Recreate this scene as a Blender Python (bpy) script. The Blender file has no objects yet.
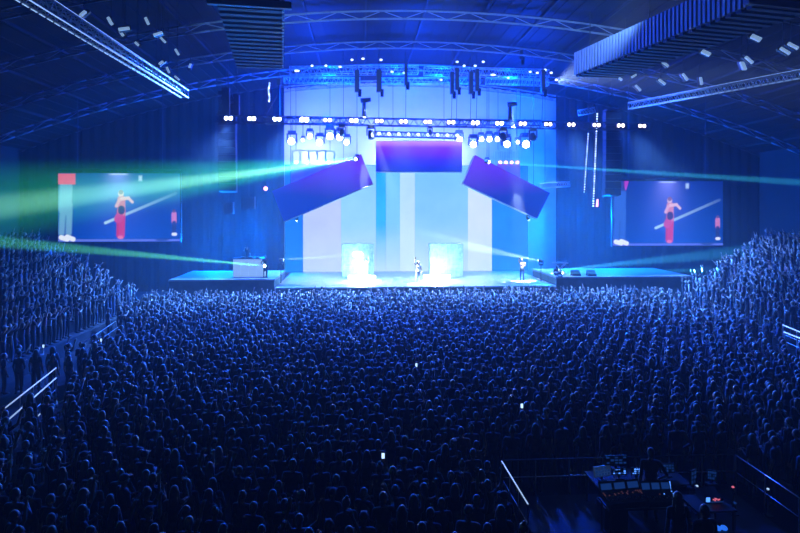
import bpy, bmesh, math, random
import numpy as np
from mathutils import Vector, Matrix, Euler

random.seed(7)
rng = np.random.default_rng(11)
SC = bpy.context.scene
COL = SC.collection
R = math.radians

# ------------------------------------------------------------------ camera
FPX, CXP, HOR, CAMH, YAW = 600.0, 400.0, 209.0, 7.75, R(3.7)
cam_d = bpy.data.cameras.new('camera')
cam_d.sensor_width = 36.0
cam_d.lens = 36.0 * FPX / 800.0
cam_d.shift_y = (HOR - 266.5) / 800.0
cam_d.clip_end = 300.0
cam = bpy.data.objects.new('camera', cam_d)
cam.location = (0, 0, CAMH)
cam.rotation_euler = (R(90), 0, -YAW)
COL.objects.link(cam)
SC.camera = cam
CA, SA = math.cos(YAW), math.sin(YAW)


def ray(px, py):
    l, u = (px - CXP) / FPX, (HOR - py) / FPX
    return Vector((SA + l * CA, CA - l * SA, u))


def P(px, py, Y):
    """point of the hall plane at distance Y that this pixel looks at"""
    d = ray(px, py)
    t = Y / d.y
    return Vector((d.x * t, Y, CAMH + d.z * t))


def PZ(px, py, Z):
    d = ray(px, py)
    t = (Z - CAMH) / d.z
    return Vector((d.x * t, d.y * t, Z))


def PT(px, py, t):
    d = ray(px, py)
    return Vector((d.x * t, d.y * t, CAMH + d.z * t))


def project(x, y, z):
    t = x * SA + y * CA
    l = x * CA - y * SA
    return CXP + FPX * l / t, HOR - FPX * (z - CAMH) / t, t


# ------------------------------------------------------------------ world, haze, exposure
W = bpy.data.worlds.new('hall_air')
SC.world = W
W.use_nodes = True
nt = W.node_tree
for n in list(nt.nodes):
    nt.nodes.remove(n)
wo = nt.nodes.new('ShaderNodeOutputWorld')
bg = nt.nodes.new('ShaderNodeBackground')
bg.inputs[0].default_value = (0, 0, 0, 1)
bg.inputs[1].default_value = 0.0
vs = nt.nodes.new('ShaderNodeVolumeScatter')
vs.inputs['Color'].default_value = (1, 1, 1, 1)
vs.inputs['Density'].default_value = 0.0030
vs.inputs['Anisotropy'].default_value = 0.08
nt.links.new(bg.outputs[0], wo.inputs[0])
nt.links.new(vs.outputs[0], wo.inputs[1])
vw = SC.view_settings
vw.view_transform = 'Standard'
vw.look = 'None'
vw.exposure = 0.0
vw.gamma = 1.0
vw.use_curve_mapping = False
cy = SC.cycles
cy.max_bounces = 4
cy.diffuse_bounces = 0
cy.glossy_bounces = 2
cy.transmission_bounces = 2
cy.volume_bounces = 0
cy.transparent_max_bounces = 4
cy.sample_clamp_indirect = 3.0
cy.use_denoising = True
cy.use_light_tree = True
cy.caustics_reflective = False
cy.caustics_refractive = False

BLUE = (0.0, 0.045, 1.0)
SKYB = (0.01, 0.20, 1.0)
ICE = (0.45, 0.72, 1.0)
GREEN = (0.14, 1.0, 0.42)


def lamp(kind, name, loc, col, watts, parent=None, target=None, cone=60, blend=0.5, size=0.2):
    d = bpy.data.lights.new(name, kind)
    d.color = col
    d.energy = watts
    if kind == 'SPOT':
        d.spot_size = R(cone)
        d.spot_blend = blend
        d.shadow_soft_size = size
    elif kind == 'POINT':
        d.shadow_soft_size = size
    elif kind == 'AREA':
        d.shape = 'RECTANGLE'
        d.size, d.size_y = size
    o = bpy.data.objects.new(name, d)
    COL.objects.link(o)
    loc = Vector(loc)
    if target is not None:
        o.rotation_euler = (Vector(target) - loc).to_track_quat('-Z', 'Y').to_euler()
    if parent is not None:
        o.parent = parent
        loc = loc - parent.location
    o.location = loc
    return o


# ------------------------------------------------------------------ materials
MATS = {}


def mat(name, col=(0.5, 0.5, 0.5), rough=0.6, metal=0.0, emit=None, strength=0.0, noise=0.0, nscale=8.0, sample=True):
    if name in MATS:
        return MATS[name]
    m = bpy.data.materials.new(name)
    m.use_nodes = True
    t = m.node_tree
    b = t.nodes['Principled BSDF']
    b.inputs['Base Color'].default_value = (*col, 1)
    b.inputs['Roughness'].default_value = rough
    b.inputs['Metallic'].default_value = metal
    if noise:
        nz = t.nodes.new('ShaderNodeTexNoise')
        nz.inputs['Scale'].default_value = nscale
        nz.inputs['Detail'].default_value = 4
        cr = t.nodes.new('ShaderNodeValToRGB')
        lo = [max(0, c * (1 - noise)) for c in col]
        hi = [min(1, c * (1 + noise)) for c in col]
        cr.color_ramp.elements[0].position = 0.3
        cr.color_ramp.elements[1].position = 0.7
        cr.color_ramp.elements[0].color = (*lo, 1)
        cr.color_ramp.elements[1].color = (*hi, 1)
        tc = t.nodes.new('ShaderNodeTexCoord')
        t.links.new(tc.outputs['Object'], nz.inputs['Vector'])
        t.links.new(nz.outputs[0], cr.inputs[0])
        t.links.new(cr.outputs[0], b.inputs['Base Color'])
    if emit is not None:
        b.inputs['Emission Color'].default_value = (*emit, 1)
        b.inputs['Emission Strength'].default_value = strength
        if not sample:
            m.cycles.emission_sampling = 'NONE'
    MATS[name] = m
    return m


def display_mat(name, strength, sample=False):
    """screen surface whose picture is the colour attribute on its pixels"""
    m = bpy.data.materials.new(name)
    m.use_nodes = True
    t = m.node_tree
    b = t.nodes['Principled BSDF']
    b.inputs['Base Color'].default_value = (0.01, 0.01, 0.012, 1)
    b.inputs['Roughness'].default_value = 0.6
    a = t.nodes.new('ShaderNodeVertexColor')
    a.layer_name = 'picture'
    t.links.new(a.outputs['Color'], b.inputs['Emission Color'])
    b.inputs['Emission Strength'].default_value = strength
    if not sample:
        m.cycles.emission_sampling = 'NONE'
    return m


mat('concrete', (0.05, 0.05, 0.055), 0.75, noise=0.3, nscale=0.6)
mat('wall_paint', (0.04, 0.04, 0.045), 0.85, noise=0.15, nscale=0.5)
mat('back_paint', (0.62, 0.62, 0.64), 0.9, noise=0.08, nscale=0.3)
mat('roof_deck', (0.015, 0.015, 0.017), 0.7, noise=0.2, nscale=0.7)
mat('roof_steel', (0.36, 0.37, 0.4), 0.5)
mat('purlin_steel', (0.035, 0.035, 0.04), 0.6)
mat('aluminium', (0.75, 0.76, 0.78), 0.32, 0.7)
mat('black_steel', (0.03, 0.03, 0.034), 0.45, 0.2)
mat('black_plastic', (0.02, 0.02, 0.022), 0.5)
mat('black_cloth', (0.008, 0.008, 0.009), 0.95, noise=0.2, nscale=3)
mat('rubber', (0.012, 0.012, 0.012), 0.8)
mat('white_panel', (0.78, 0.78, 0.8), 0.55)
mat('grey_panel', (0.35, 0.36, 0.38), 0.6, noise=0.1, nscale=2)
mat('duct_grey', (0.09, 0.09, 0.1), 0.7)
mat('stage_floor', (0.55, 0.57, 0.6), 0.35, noise=0.08, nscale=1.5)
mat('stage_skirt', (0.10, 0.16, 0.17), 0.8, noise=0.2, nscale=2)
mat('stand_concrete', (0.07, 0.07, 0.075), 0.8, noise=0.25, nscale=1.2)
mat('pink_cloth', (0.85, 0.22, 0.42), 0.8, noise=0.1, nscale=2)
mat('lens_white', (0.9, 0.9, 0.9), 0.2, emit=(0.85, 0.92, 1.0), strength=26, sample=False)
mat('lens_warm', (0.9, 0.9, 0.9), 0.2, emit=(1.0, 0.80, 0.76), strength=7, sample=False)
mat('lens_dark', (0.05, 0.05, 0.06), 0.1)
mat('lens_pink', (0.9, 0.3, 0.5), 0.2, emit=(1.0, 0.35, 0.55), strength=4, sample=False)
mat('lens_green', (0.9, 0.9, 0.9), 0.2, emit=(0.7, 1.0, 0.6), strength=20, sample=False)
mat('bulb_white', (0.9, 0.9, 0.9), 0.2, emit=(0.70, 0.84, 1.0), strength=3.0, sample=False)
mat('roof_glint', (0.9, 0.9, 0.9), 0.4, emit=(0.35, 0.60, 1.0), strength=0.55, sample=False)  # weak emission imitating stage light caught by roof fittings
mat('phone_glow', (0.9, 0.9, 0.9), 0.3, emit=(.45, .68, 1.0), strength=1.8, sample=False)
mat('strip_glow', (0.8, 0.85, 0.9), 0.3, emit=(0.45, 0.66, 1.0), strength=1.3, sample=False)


for k_, v_ in (('roof_deck', .05), ('wall_paint', .05), ('purlin_steel', .05), ('black_cloth', .0), ('concrete', .1), ('stand_concrete', .1), ('back_paint', .05), ('roof_steel', .2), ('grey_panel', .1)):
    MATS[k_].node_tree.nodes['Principled BSDF'].inputs['Specular IOR Level'].default_value = v_


# ------------------------------------------------------------------ mesh builder
class MB:
    def __init__(s):
        s.v, s.f, s.m = [], [], []

    def add(s, vs, fs, mi=0):
        b = len(s.v)
        s.v += [tuple(v) for v in vs]
        s.f += [tuple(i + b for i in f) for f in fs]
        s.m += [mi] * len(fs)
        return s

    def box(s, c, size, rot=None, mi=0):
        c = Vector(c)
        h = [x / 2 for x in size]
        vs = [Vector((x * h[0], y * h[1], z * h[2])) for x in (-1, 1) for y in (-1, 1) for z in (-1, 1)]
        if rot is not None:
            vs = [rot @ v for v in vs]
        return s.add([v + c for v in vs], [(0, 1, 3, 2), (4, 6, 7, 5), (0, 4, 5, 1), (2, 3, 7, 6), (0, 2, 6, 4), (1, 5, 7, 3)], mi)

    def hexa(s, q0, q1, mi=0):
        """solid between two quads given in the same order"""
        vs = list(q0) + list(q1)
        return s.add(vs, [(3, 2, 1, 0), (4, 5, 6, 7), (0, 1, 5, 4), (1, 2, 6, 5), (2, 3, 7, 6), (3, 0, 4, 7)], mi)

    def tube(s, p0, p1, r0, r1=None, n=8, mi=0, caps=True):
        p0, p1 = Vector(p0), Vector(p1)
        r1 = r0 if r1 is None else r1
        d = (p1 - p0)
        if d.length < 1e-6:
            return s
        q = d.to_track_quat('Z', 'Y')
        vs = []
        for p, r in ((p0, r0), (p1, r1)):
            for i in range(n):
                a = 2 * math.pi * i / n
                vs.append(p + q @ Vector((r * math.cos(a), r * math.sin(a), 0)))
        fs = [(i, (i + 1) % n, n + (i + 1) % n, n + i) for i in range(n)]
        if caps:
            fs += [tuple(range(n - 1, -1, -1)), tuple(range(n, 2 * n))]
        return s.add(vs, fs, mi)

    def path(s, pts, r, n=6, mi=0):
        for a, b in zip(pts[:-1], pts[1:]):
            s.tube(a, b, r, n=n, mi=mi)
        return s

    def ell(s, c, rad, nu=12, nv=8, rot=None, mi=0):
        c = Vector(c)
        vs = [Vector((0, 0, rad[2]))]
        for j in range(1, nv):
            th = math.pi * j / nv
            for i in range(nu):
                a = 2 * math.pi * i / nu
                vs.append(Vector((rad[0] * math.sin(th) * math.cos(a), rad[1] * math.sin(th) * math.sin(a), rad[2] * math.cos(th))))
        vs.append(Vector((0, 0, -rad[2])))
        if rot is not None:
            vs = [rot @ v for v in vs]
        fs = [(0, 1 + i, 1 + (i + 1) % nu) for i in range(nu)]
        for j in range(nv - 2):
            for i in range(nu):
                a = 1 + j * nu
                fs.append((a + i, a + nu + i, a + nu + (i + 1) % nu, a + (i + 1) % nu))
        L = len(vs) - 1
        a = 1 + (nv - 2) * nu
        fs += [(L, a + (i + 1) % nu, a + i) for i in range(nu)]
        return s.add([v + c for v in vs], fs, mi)

    def build(s, name, mats, parent=None, smooth=False, origin=None):
        me = bpy.data.meshes.new(name)
        o0 = parent.location if parent is not None else (Vector(origin) if origin is not None else Vector((0, 0, 0)))
        if parent is not None and parent.parent is not None:
            o0 = parent.parent.location + parent.location
        me.from_pydata([tuple(Vector(v) - o0) for v in s.v], [], s.f)
        if not isinstance(mats, (list, tuple)):
            mats = [mats]
        for m in mats:
            me.materials.append(MATS[m] if isinstance(m, str) else m)
        me.polygons.foreach_set('material_index', s.m)
        if smooth:
            me.polygons.foreach_set('use_smooth', [True] * len(s.f))
        me.update()
        o = bpy.data.objects.new(name, me)
        COL.objects.link(o)
        if parent is not None:
            o.parent = parent
        elif origin is not None:
            o.location = origin
        return o


def tag(o, label=None, cat=None, group=None, kind=None):
    if label:
        o['label'] = label
    if cat:
        o['category'] = cat
    if group:
        o['group'] = group
    if kind:
        o['kind'] = kind
    return o


def thing(name, loc, label, cat, group=None, kind=None):
    o = bpy.data.objects.new(name, None)
    o.empty_display_size = 0.2
    COL.objects.link(o)
    o.location = loc
    return tag(o, label, cat, group, kind)


def hang(p, parent, r=.02, name='hanging_cable'):
    p = Vector(p)
    return MB().tube(p, (p.x, p.y, roof_z(p.x) + .06), r, n=6).build(name, 'black_steel', parent)


def frame(p0, p1, up=Vector((0, 0, 1))):
    u = (p1 - p0).normalized()
    s = u.cross(up).normalized()
    return u, s, s.cross(u).normalized()


# ================================================================== THE HALL
XC = 4.1                      # centre line of the hall
BACK = 61.0


def roof_z(x):
    return 20.6 - (x - XC) ** 2 / 180.0


XL, XR = XC - 36, XC + 36
tag(MB().box((XC, 27, -0.1), (74, 72, 0.2)).build('floor', 'concrete'), kind='structure')
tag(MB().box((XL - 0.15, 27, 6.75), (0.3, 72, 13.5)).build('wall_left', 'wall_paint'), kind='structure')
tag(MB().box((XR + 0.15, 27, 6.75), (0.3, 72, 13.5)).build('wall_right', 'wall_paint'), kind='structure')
b = MB()
N = 36
xs = [XL + (XR - XL) * i / N for i in range(N + 1)]
for y0, y1 in ((BACK, BACK + 0.3),):
    for i in range(N):
        a, c = xs[i], xs[i + 1]
        b.hexa([(a, y0, 0), (c, y0, 0), (c, y0, roof_z(c)), (a, y0, roof_z(a))], [(a, y1, 0), (c, y1, 0), (c, y1, roof_z(c)), (a, y1, roof_z(a))])
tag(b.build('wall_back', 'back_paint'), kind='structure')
b = MB()
for i in range(N):
    a, c = xs[i], xs[i + 1]
    y0, y1 = -9, -9.3
    b.hexa([(a, y0, 0), (c, y0, 0), (c, y0, roof_z(c)), (a, y0, roof_z(a))], [(a, y1, 0), (c, y1, 0), (c, y1, roof_z(c)), (a, y1, roof_z(a))])
tag(b.build('wall_front', 'wall_paint'), kind='structure')
# arched corrugated roof
b = MB()
NS = 140
for i in range(NS):
    a = XL + (XR - XL) * i / NS
    c = XL + (XR - XL) * (i + 1) / NS
    w = 0.05 if i % 2 else 0.0
    b.hexa([(a, -9, roof_z(a) + w), (c, -9, roof_z(c) + w), (c, BACK, roof_z(c) + w), (a, BACK, roof_z(a) + w)],
           [(a, -9, roof_z(a) + .2), (c, -9, roof_z(c) + .2), (c, BACK, roof_z(c) + .2), (a, BACK, roof_z(a) + .2)])
ceiling = tag(b.build('ceiling', 'roof_deck'), kind='structure')
# arched roof trusses across the hall
for k, Y in enumerate((10.0, 17.0, 24.0, 31.0, 38.0, 45.0, 52.2, 58.8)):
    root = thing('roof_truss', (XC, Y, roof_z(XC) - 1.3), 'arched steel roof truss spanning the hall', None, None, 'structure')
    del root['label']
    for nm, dz, r in (('top_chord', -0.26, 0.065), ('bottom_chord', -0.76, 0.065)):
        b = MB()
        pts = [Vector((x, Y, roof_z(x) + dz)) for x in [XL + (XR - XL) * i / 48 for i in range(49)]]
        b.path(pts, r, n=8)
        b.build(nm, 'roof_steel', root, True)
    n = 26
    for i in range(n):
        x0 = XL + (XR - XL) * i / n
        x1 = XL + (XR - XL) * (i + 0.5) / n
        x2 = XL + (XR - XL) * (i + 1) / n
        MB().tube((x0, Y, roof_z(x0) - .26), (x1, Y, roof_z(x1) - .76), .03, n=6).build('web_member', 'roof_steel', root)
        MB().tube((x1, Y, roof_z(x1) - .76), (x2, Y, roof_z(x2) - .26), .03, n=6).build('web_member', 'roof_steel', root)
# purlins
pur = thing('trim_1', (XC, 27, roof_z(XC) - .2), None, None, None, 'structure')
for i in range(-9, 10):
    x = XC + i * 3.8
    MB().box((x, 26, roof_z(x) - 0.08), (0.12, 69, 0.16)).build('purlin', 'purlin_steel', pur)

# side stands
STAND = {}
for side, xf, s in (('left', -15.6, -1), ('right', 23.6, 1)):
    st = thing('grandstand', (xf, 30, 0), None, None, None, 'structure')
    for k in range(9):
        x0 = xf + s * 0.82 * k
        z = 0.75 + 0.46 * k
        x1 = x0 + s * 0.82
        MB().box(((x0 + x1) / 2, 29.5, z / 2), (0.82, 29.0, z)).build('step', 'stand_concrete', st)
    # wall behind the top row
    xb = xf + s * 0.82 * 9 + s * 0.15
    MB().box((xb, 29.5, 2.9), (0.3, 29, 5.8)).build('rear_wall', 'wall_paint', st)

# ================================================================== THE STAGE
SY = 46.0
sl, sr = P(275, 288, SY), P(556, 288, SY)
SZ = 1.78
stage = thing('stage', ((sl.x + sr.x) / 2, 52, 0), 'wide white-topped main stage with a dark teal front', 'stage')
MB().box(((sl.x + sr.x) / 2, (SY + 58) / 2, SZ - 0.06), (sr.x - sl.x, 58 - SY, 0.12)).build('deck', 'stage_floor', stage)
MB().box(((sl.x + sr.x) / 2, (SY + 58) / 2 + .05, (SZ - .12) / 2), (sr.x - sl.x - .1, 58 - SY - .2, SZ - .12)).build('skirt', 'stage_skirt', stage)
MB().box(((sl.x + sr.x) / 2, SY - .02, SZ - .05), (sr.x - sl.x, 0.05, 0.1)).build('edge_trim', 'white_panel', stage)
# wings
wl0, wl1 = P(168, 279, SY).x, sl.x - .03
wr0, wr1 = sr.x + .03, P(694, 280, SY).x
WZ = 2.42
for nm, x0, x1, lab in (('stage_wing', wl0, wl1, 'raised side wing of the stage carrying the DJ riser'),
                        ('stage_wing', wr0, wr1, 'raised side wing of the stage carrying the keyboard stand')):
    t = thing(nm, ((x0 + x1) / 2, 49, 0), lab, 'stage wing')
    MB().box(((x0 + x1) / 2, SY + 3.4, WZ - .06), (x1 - x0, 6.6, .12)).build('deck', 'grey_panel', t)
    MB().box(((x0 + x1) / 2, SY + 3.4, (WZ - .12) / 2), (x1 - x0 - .1, 6.5, WZ - .12)).build('skirt', 'stage_skirt', t)

# LED backdrop: one tall panel per light column
BY = 57.0


def led_grad(name, c_top, c_mid, c_bot, strength, z0, z1, mid=0.5):
    m = bpy.data.materials.new(name)
    m.use_nodes = True
    t = m.node_tree
    bs = t.nodes['Principled BSDF']
    bs.inputs['Base Color'].default_value = (0.0, 0.0, 0.0, 1)
    bs.inputs['Specular IOR Level'].default_value = 0.0
    g = t.nodes.new('ShaderNodeNewGeometry')
    sp = t.nodes.new('ShaderNodeSeparateXYZ')
    mr = t.nodes.new('ShaderNodeMapRange')
    mr.inputs[1].default_value = z0
    mr.inputs[2].default_value = z1
    cr = t.nodes.new('ShaderNodeValToRGB')
    e = cr.color_ramp.elements
    e[0].color = (*c_bot, 1)
    e[1].color = (*c_top, 1)
    k = e.new(mid)
    k.color = (*c_mid, 1)
    nz = t.nodes.new('ShaderNodeTexNoise')
    nz.inputs['Scale'].default_value = 0.5
    nz.inputs['Detail'].default_value = 3
    mx = t.nodes.new('ShaderNodeMixRGB')
    mx.blend_type = 'SOFT_LIGHT'
    mx.inputs[0].default_value = 0.35
    t.links.new(g.outputs['Position'], sp.inputs[0])
    t.links.new(g.outputs['Position'], nz.inputs['Vector'])
    t.links.new(sp.outputs[2], mr.inputs[0])
    t.links.new(mr.outputs[0], cr.inputs[0])
    t.links.new(cr.outputs[0], mx.inputs[1])
    t.links.new(nz.outputs[0], mx.inputs[2])
    t.links.new(mx.outputs[0], bs.inputs['Emission Color'])
    bs.inputs['Emission Strength'].default_value = strength
    m.cycles.emission_sampling = 'NONE'
    return m


z0, z1 = SZ + 0.02, 11.9
wall = thing('led_backdrop', (P(400, 270, BY).x, BY, SZ), 'tall LED backdrop of white and cyan light columns behind the performers', 'screen')
cols = [(285, 303, (0.00, 0.16, 0.75), (0.00, 0.20, 0.80), (0.01, 0.28, 0.85), 0.9),  # added column, its blue glow standing in for the lit wall there
        (303, 341, (0.56, 0.62, 0.95), (0.58, 0.66, 0.97), (0.60, 0.76, 1.0), 1.0),
        (341, 376, (0.28, 0.68, 0.95), (0.36, 0.72, 0.97), (0.60, 0.82, 1.0), 1.0),
        (376, 386, (0.01, 0.42, 0.85), (0.03, 0.50, 0.90), (0.55, 0.80, 1.0), 1.0),
        (386, 400, (0.16, 0.58, 0.92), (0.24, 0.64, 0.95), (0.58, 0.82, 1.0), 1.0),
        (400, 415, (0.48, 0.74, 0.97), (0.56, 0.78, 0.98), (0.66, 0.86, 1.0), 1.05),
        (415, 468, (0.20, 0.58, 0.92), (0.30, 0.66, 0.95), (0.60, 0.82, 1.0), 1.0),
        (468, 492, (0.66, 0.78, 1.00), (0.68, 0.80, 1.00), (0.64, 0.84, 1.0), 1.05),
        (492, 528, (0.00, 0.22, 0.80), (0.01, 0.28, 0.85), (0.02, 0.34, 0.9), 0.9)]
for i, (a, c, ct, cm, cb, stg) in enumerate(cols):
    xa, xb = P(a, 270, BY).x, P(c, 270, BY).x
    m = led_grad('led_column_%d' % i, ct, cm, cb, stg, z0, z1, 0.45)
    MB().box(((xa + xb) / 2, BY + 0.06 * (i % 2), (z0 + z1) / 2), (xb - xa - .02, .1, z1 - z0)).build('light_column', m, wall)
bb = MB()
xa, xb = P(285, 270, BY).x, P(528, 270, BY).x
for i in range(8):
    x = xa + (xb - xa) * i / 7
    bb.tube((x, BY + .35, SZ), (x, BY + .35, z1), .05)
bb.tube((xa, BY + .35, z1), (xb, BY + .35, z1), .05)
bb.build('support_frame', 'black_steel', wall)

# black side curtains behind the wings
for px0, px1, lab in ((20, 284, 'tall black stage curtain beside the DJ riser'), (556, 790, 'tall black stage curtain behind the keyboard stand')):
    a, c = P(px0, 200, 58.0).x, P(px1, 200, 58.0).x
    b = MB()
    rl = MB()
    n = 90
    pts = [(a + (c - a) * i / n, 58.0 + 0.10 * math.sin(i * 1.7)) for i in range(n + 1)]
    for (x0_, y0_), (x1_, y1_) in zip(pts[:-1], pts[1:]):
        t0, t1 = roof_z(x0_) - .45, roof_z(x1_) - .45
        b.add([(x0_, y0_, 0), (x1_, y1_, 0), (x1_, y1_, t1), (x0_, y0_, t0)], [(0, 1, 2, 3)])
        b.add([(x0_, y0_ + .03, 0), (x1_, y1_ + .03, 0), (x1_, y1_ + .03, t1), (x0_, y0_ + .03, t0)], [(3, 2, 1, 0)])
        rl.tube((x0_, 58.0, t0 + .05), (x1_, 58.0, t1 + .05), .05, n=6)
    t = thing('stage_curtain', ((a + c) / 2, 58.0, 0), lab, 'curtain')
    b.build('drape', 'black_cloth', t, True)
    rl.build('curtain_rail', 'black_steel', t)


# ------------------------------------------------------------------ overhead LED boxes
def grid_display(name, q, nx, ny, fn, m, parent):
    """q = corner points tl,tr,br,bl; fn(u,v) -> rgb arrays, v runs downwards"""
    u = np.linspace(0, 1, nx + 1)
    v = np.linspace(0, 1, ny + 1)
    U, V = np.meshgrid(u, v)
    tl, tr, br, bl = [np.array(p) for p in q]
    Pn = (tl[None, None] * ((1 - U) * (1 - V))[..., None] + tr[None, None] * (U * (1 - V))[..., None] + br[None, None] * (U * V)[..., None] + bl[None, None] * ((1 - U) * V)[..., None])
    Pn = Pn.reshape(-1, 3) - np.array(parent.location)
    idx = np.arange((nx + 1) * (ny + 1)).reshape(ny + 1, nx + 1)
    F = np.stack([idx[1:, :-1], idx[1:, 1:], idx[:-1, 1:], idx[:-1, :-1]], -1).reshape(-1, 4)
    me = bpy.data.meshes.new(name)
    me.from_pydata(Pn.tolist(), [], F.tolist())
    rgb = fn(U.ravel(), V.ravel())
    ca = me.color_attributes.new('picture', 'FLOAT_COLOR', 'POINT')
    ca.data.foreach_set('color', np.concatenate([rgb, np.ones((len(rgb), 1))], 1).astype(np.float32).ravel())
    me.materials.append(m)
    o = bpy.data.objects.new(name, me)
    COL.objects.link(o)
    o.parent = parent
    return o


def mixc(a, b_, t):
    return np.array(a)[None] * (1 - t)[:, None] + np.array(b_)[None] * t[:, None]


def violet(dirn):
    def fn(u, v):
        if dirn == 0:
            base = np.stack([np.interp(v, k, c) for k, c in (((0, .1, .2, .35, .6, .85, 1), (.62, .55, .24, .19, .055, .012, .003)),
                                                             ((0, .1, .2, .35, .6, .85, 1), (.28, .20, .04, .006, .006, .012, .02)),
                                                             ((0, .5, 1), (.92, .90, .55)))], 1)
            return base
        w = u if dirn < 0 else 1 - u
        fade = np.clip(w * 1.15 + .05 - v * .75, 0, 1)
        return mixc((0.0, 0.012, 0.34), (0.15, 0.006, 0.75), fade)
    return fn


led_m = display_mat('led_violet', 1.0)


def led_box(q, depth, lab, fn, prs):
    ctr = sum((Vector(p) for p in q), Vector()) / 4
    t = thing('overhead_led_panel', ctr, lab, 'LED panel', 'LED panels hung over the stage')
    back = Vector((0, depth, 0))
    MB().hexa([p + Vector((0, .05, 0)) for p in (q[3], q[2], q[1], q[0])], [p + back for p in (q[3], q[2], q[1], q[0])]).build('casing', 'white_panel', t)
    grid_display('display', q, 48, 18, fn, led_m, t)
    e = MB()
    for a, c in ((q[3], q[2]),):
        e.tube(a, c, .05)
    e.build('edge_bar', 'aluminium', t)
    for f in (.2, .8):
        hang(q[0].lerp(q[1], f) + back / 2, t)
    return t


LY = 48.0
led_box([P(376, 141, LY), P(462, 141, LY), P(462, 172, LY), P(376, 172, LY)], 1.1, 'level violet LED panel hung over the middle of the stage', violet(0), 14.2)
led_box([P(272, 191, LY), P(361, 154, LY), P(373, 184, LY), P(284, 222, LY)], 0.9, 'tilted violet LED panel sloping down towards the DJ riser', violet(-1), 15.2)
led_box([P(475, 155, LY), P(550, 193, LY), P(537, 219, LY), P(463, 184, LY)], 0.9, 'tilted violet LED panel sloping down towards the keyboard stand', violet(1), 15.2)


# ------------------------------------------------------------------ trusses
def box_truss(name, p0, p1, size, bays, lab, m='black_steel', group=None, r=.035, cat='truss'):
    p0, p1 = Vector(p0), Vector(p1)
    t = thing(name, (p0 + p1) / 2, lab, cat, group)
    u, s, w = frame(p0, p1)
    h = size / 2
    offs = [s * a * h + w * c * h for a in (-1, 1) for c in (-1, 1)]
    for o in offs:
        MB().tube(p0 + o, p1 + o, r, n=8).build('chord', m, t, True)
    L = (p1 - p0).length
    b_ = MB()
    for i in range(bays):
        a = p0 + u * (L * i / bays)
        mid = p0 + u * (L * (i + .5) / bays)
        c = p0 + u * (L * (i + 1) / bays)
        for sd in (-1, 1):
            b_.tube(a + s * sd * h - w * h, mid + s * sd * h + w * h, r * .6, n=6)
            b_.tube(mid + s * sd * h + w * h, c + s * sd * h - w * h, r * .6, n=6)
        b_.tube(a - s * h + w * h, mid + s * h + w * h, r * .6, n=6)
        b_.tube(mid + s * h + w * h, c - s * h + w * h, r * .6, n=6)
        b_.tube(a - s * h - w * h, a + s * h - w * h, r * .6, n=6)
    for q in (p0, p1):
        b_.path([q + offs[0], q + offs[1], q + offs[3], q + offs[2], q + offs[0]], r * .8)
    b_.build('bracing', m, t)
    return t


TY = 46.5
tA, tB = P(217, 119, TY), P(648, 127, TY)
box_truss('lighting_truss', tA, tB, 0.55, 46, 'long black front lighting truss carrying paired blinder lights')


def truss_pt(px):
    x = P(px, 120, TY).x
    f = (x - tA.x) / (tB.x - tA.x)
    return tA.lerp(tB, f)


# paired blinders on the front truss
BL = [230, 253, 278, 305, 328, 354, 379, 403, 427, 450, 474, 498, 521, 546, 569, 594, 618, 639]
for i, px in enumerate(BL):
    p = truss_pt(px) + Vector((0, -.48, 0))
    t = thing('blinder_light', p, 'two-lamp blinder light clamped to the front lighting truss', 'stage light', 'blinders along the front truss')
    MB().box(p + Vector((0, .05, 0)), (.66, .2, .36)).build('housing', 'black_plastic', t)
    MB().box(p + Vector((0, .2, .1)), (.08, .24, .08)).build('clamp', 'black_steel', t)
    big = 1.25 if px == 305 else 1.0
    for s in (-1, 1):
        MB().ell(p + Vector((s * .17, -.06, 0)), (.135 * big, .05, .14 * big)).build('lamp_lens', 'lens_white' if i in (0, 1, 2, 3, 5, 10, 11) else 'lens_warm', t, True)


def moving_head(name, p, aim, lab, group, lens='lens_white', sc=1.0, body='black_plastic', cat='stage light', hang=True, up_len=0.0):
    """yoke light: base on top, yoke arms, barrel, lens"""
    p = Vector(p)
    aim = Vector(aim).normalized()
    t = thing(name, p, lab, cat, group)
    s = 1 if hang else -1
    MB().box(p + Vector((0, 0, s * .38 * sc)), (.36 * sc, .3 * sc, .16 * sc)).build('base', body, t)
    for a in (-1, 1):
        MB().box(p + Vector((a * .21 * sc, 0, s * .14 * sc)), (.06 * sc, .14 * sc, .42 * sc)).build('yoke_arm', body, t)
    hd = MB()
    hd.tube(p - aim * .2 * sc, p + aim * .06 * sc, .12 * sc, .17 * sc, n=14)
    hd.tube(p + aim * .06 * sc, p + aim * .22 * sc, .17 * sc, .17 * sc, n=14)
    head = hd.build('lamp_head', body, t, False)
    q = aim.to_track_quat('Z', 'Y').to_matrix()
    MB().ell(p + aim * .22 * sc, (.155 * sc, .155 * sc, .05 * sc), rot=q).build('lamp_lens', lens, head, True)
    if up_len:
        MB().tube(p + Vector((0, 0, s * .44 * sc)), p + Vector((0, 0, s * (.44 * sc + up_len))), .03).build('pole', body, t)
    return t


# black moving heads hung under the front truss
for px, sc_ in ((342, 1.3), (371, 1.5), (430, .9), (503, 1.5), (533, 1.4)):
    p = truss_pt(px) + Vector((0, 0, -.28 - .46 * sc_))
    moving_head('moving_head_light', p, (0.1, -.2, -1), 'unlit black moving head hung under the front lighting truss', 'moving heads under the front truss', 'lens_dark', sc_)
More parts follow.
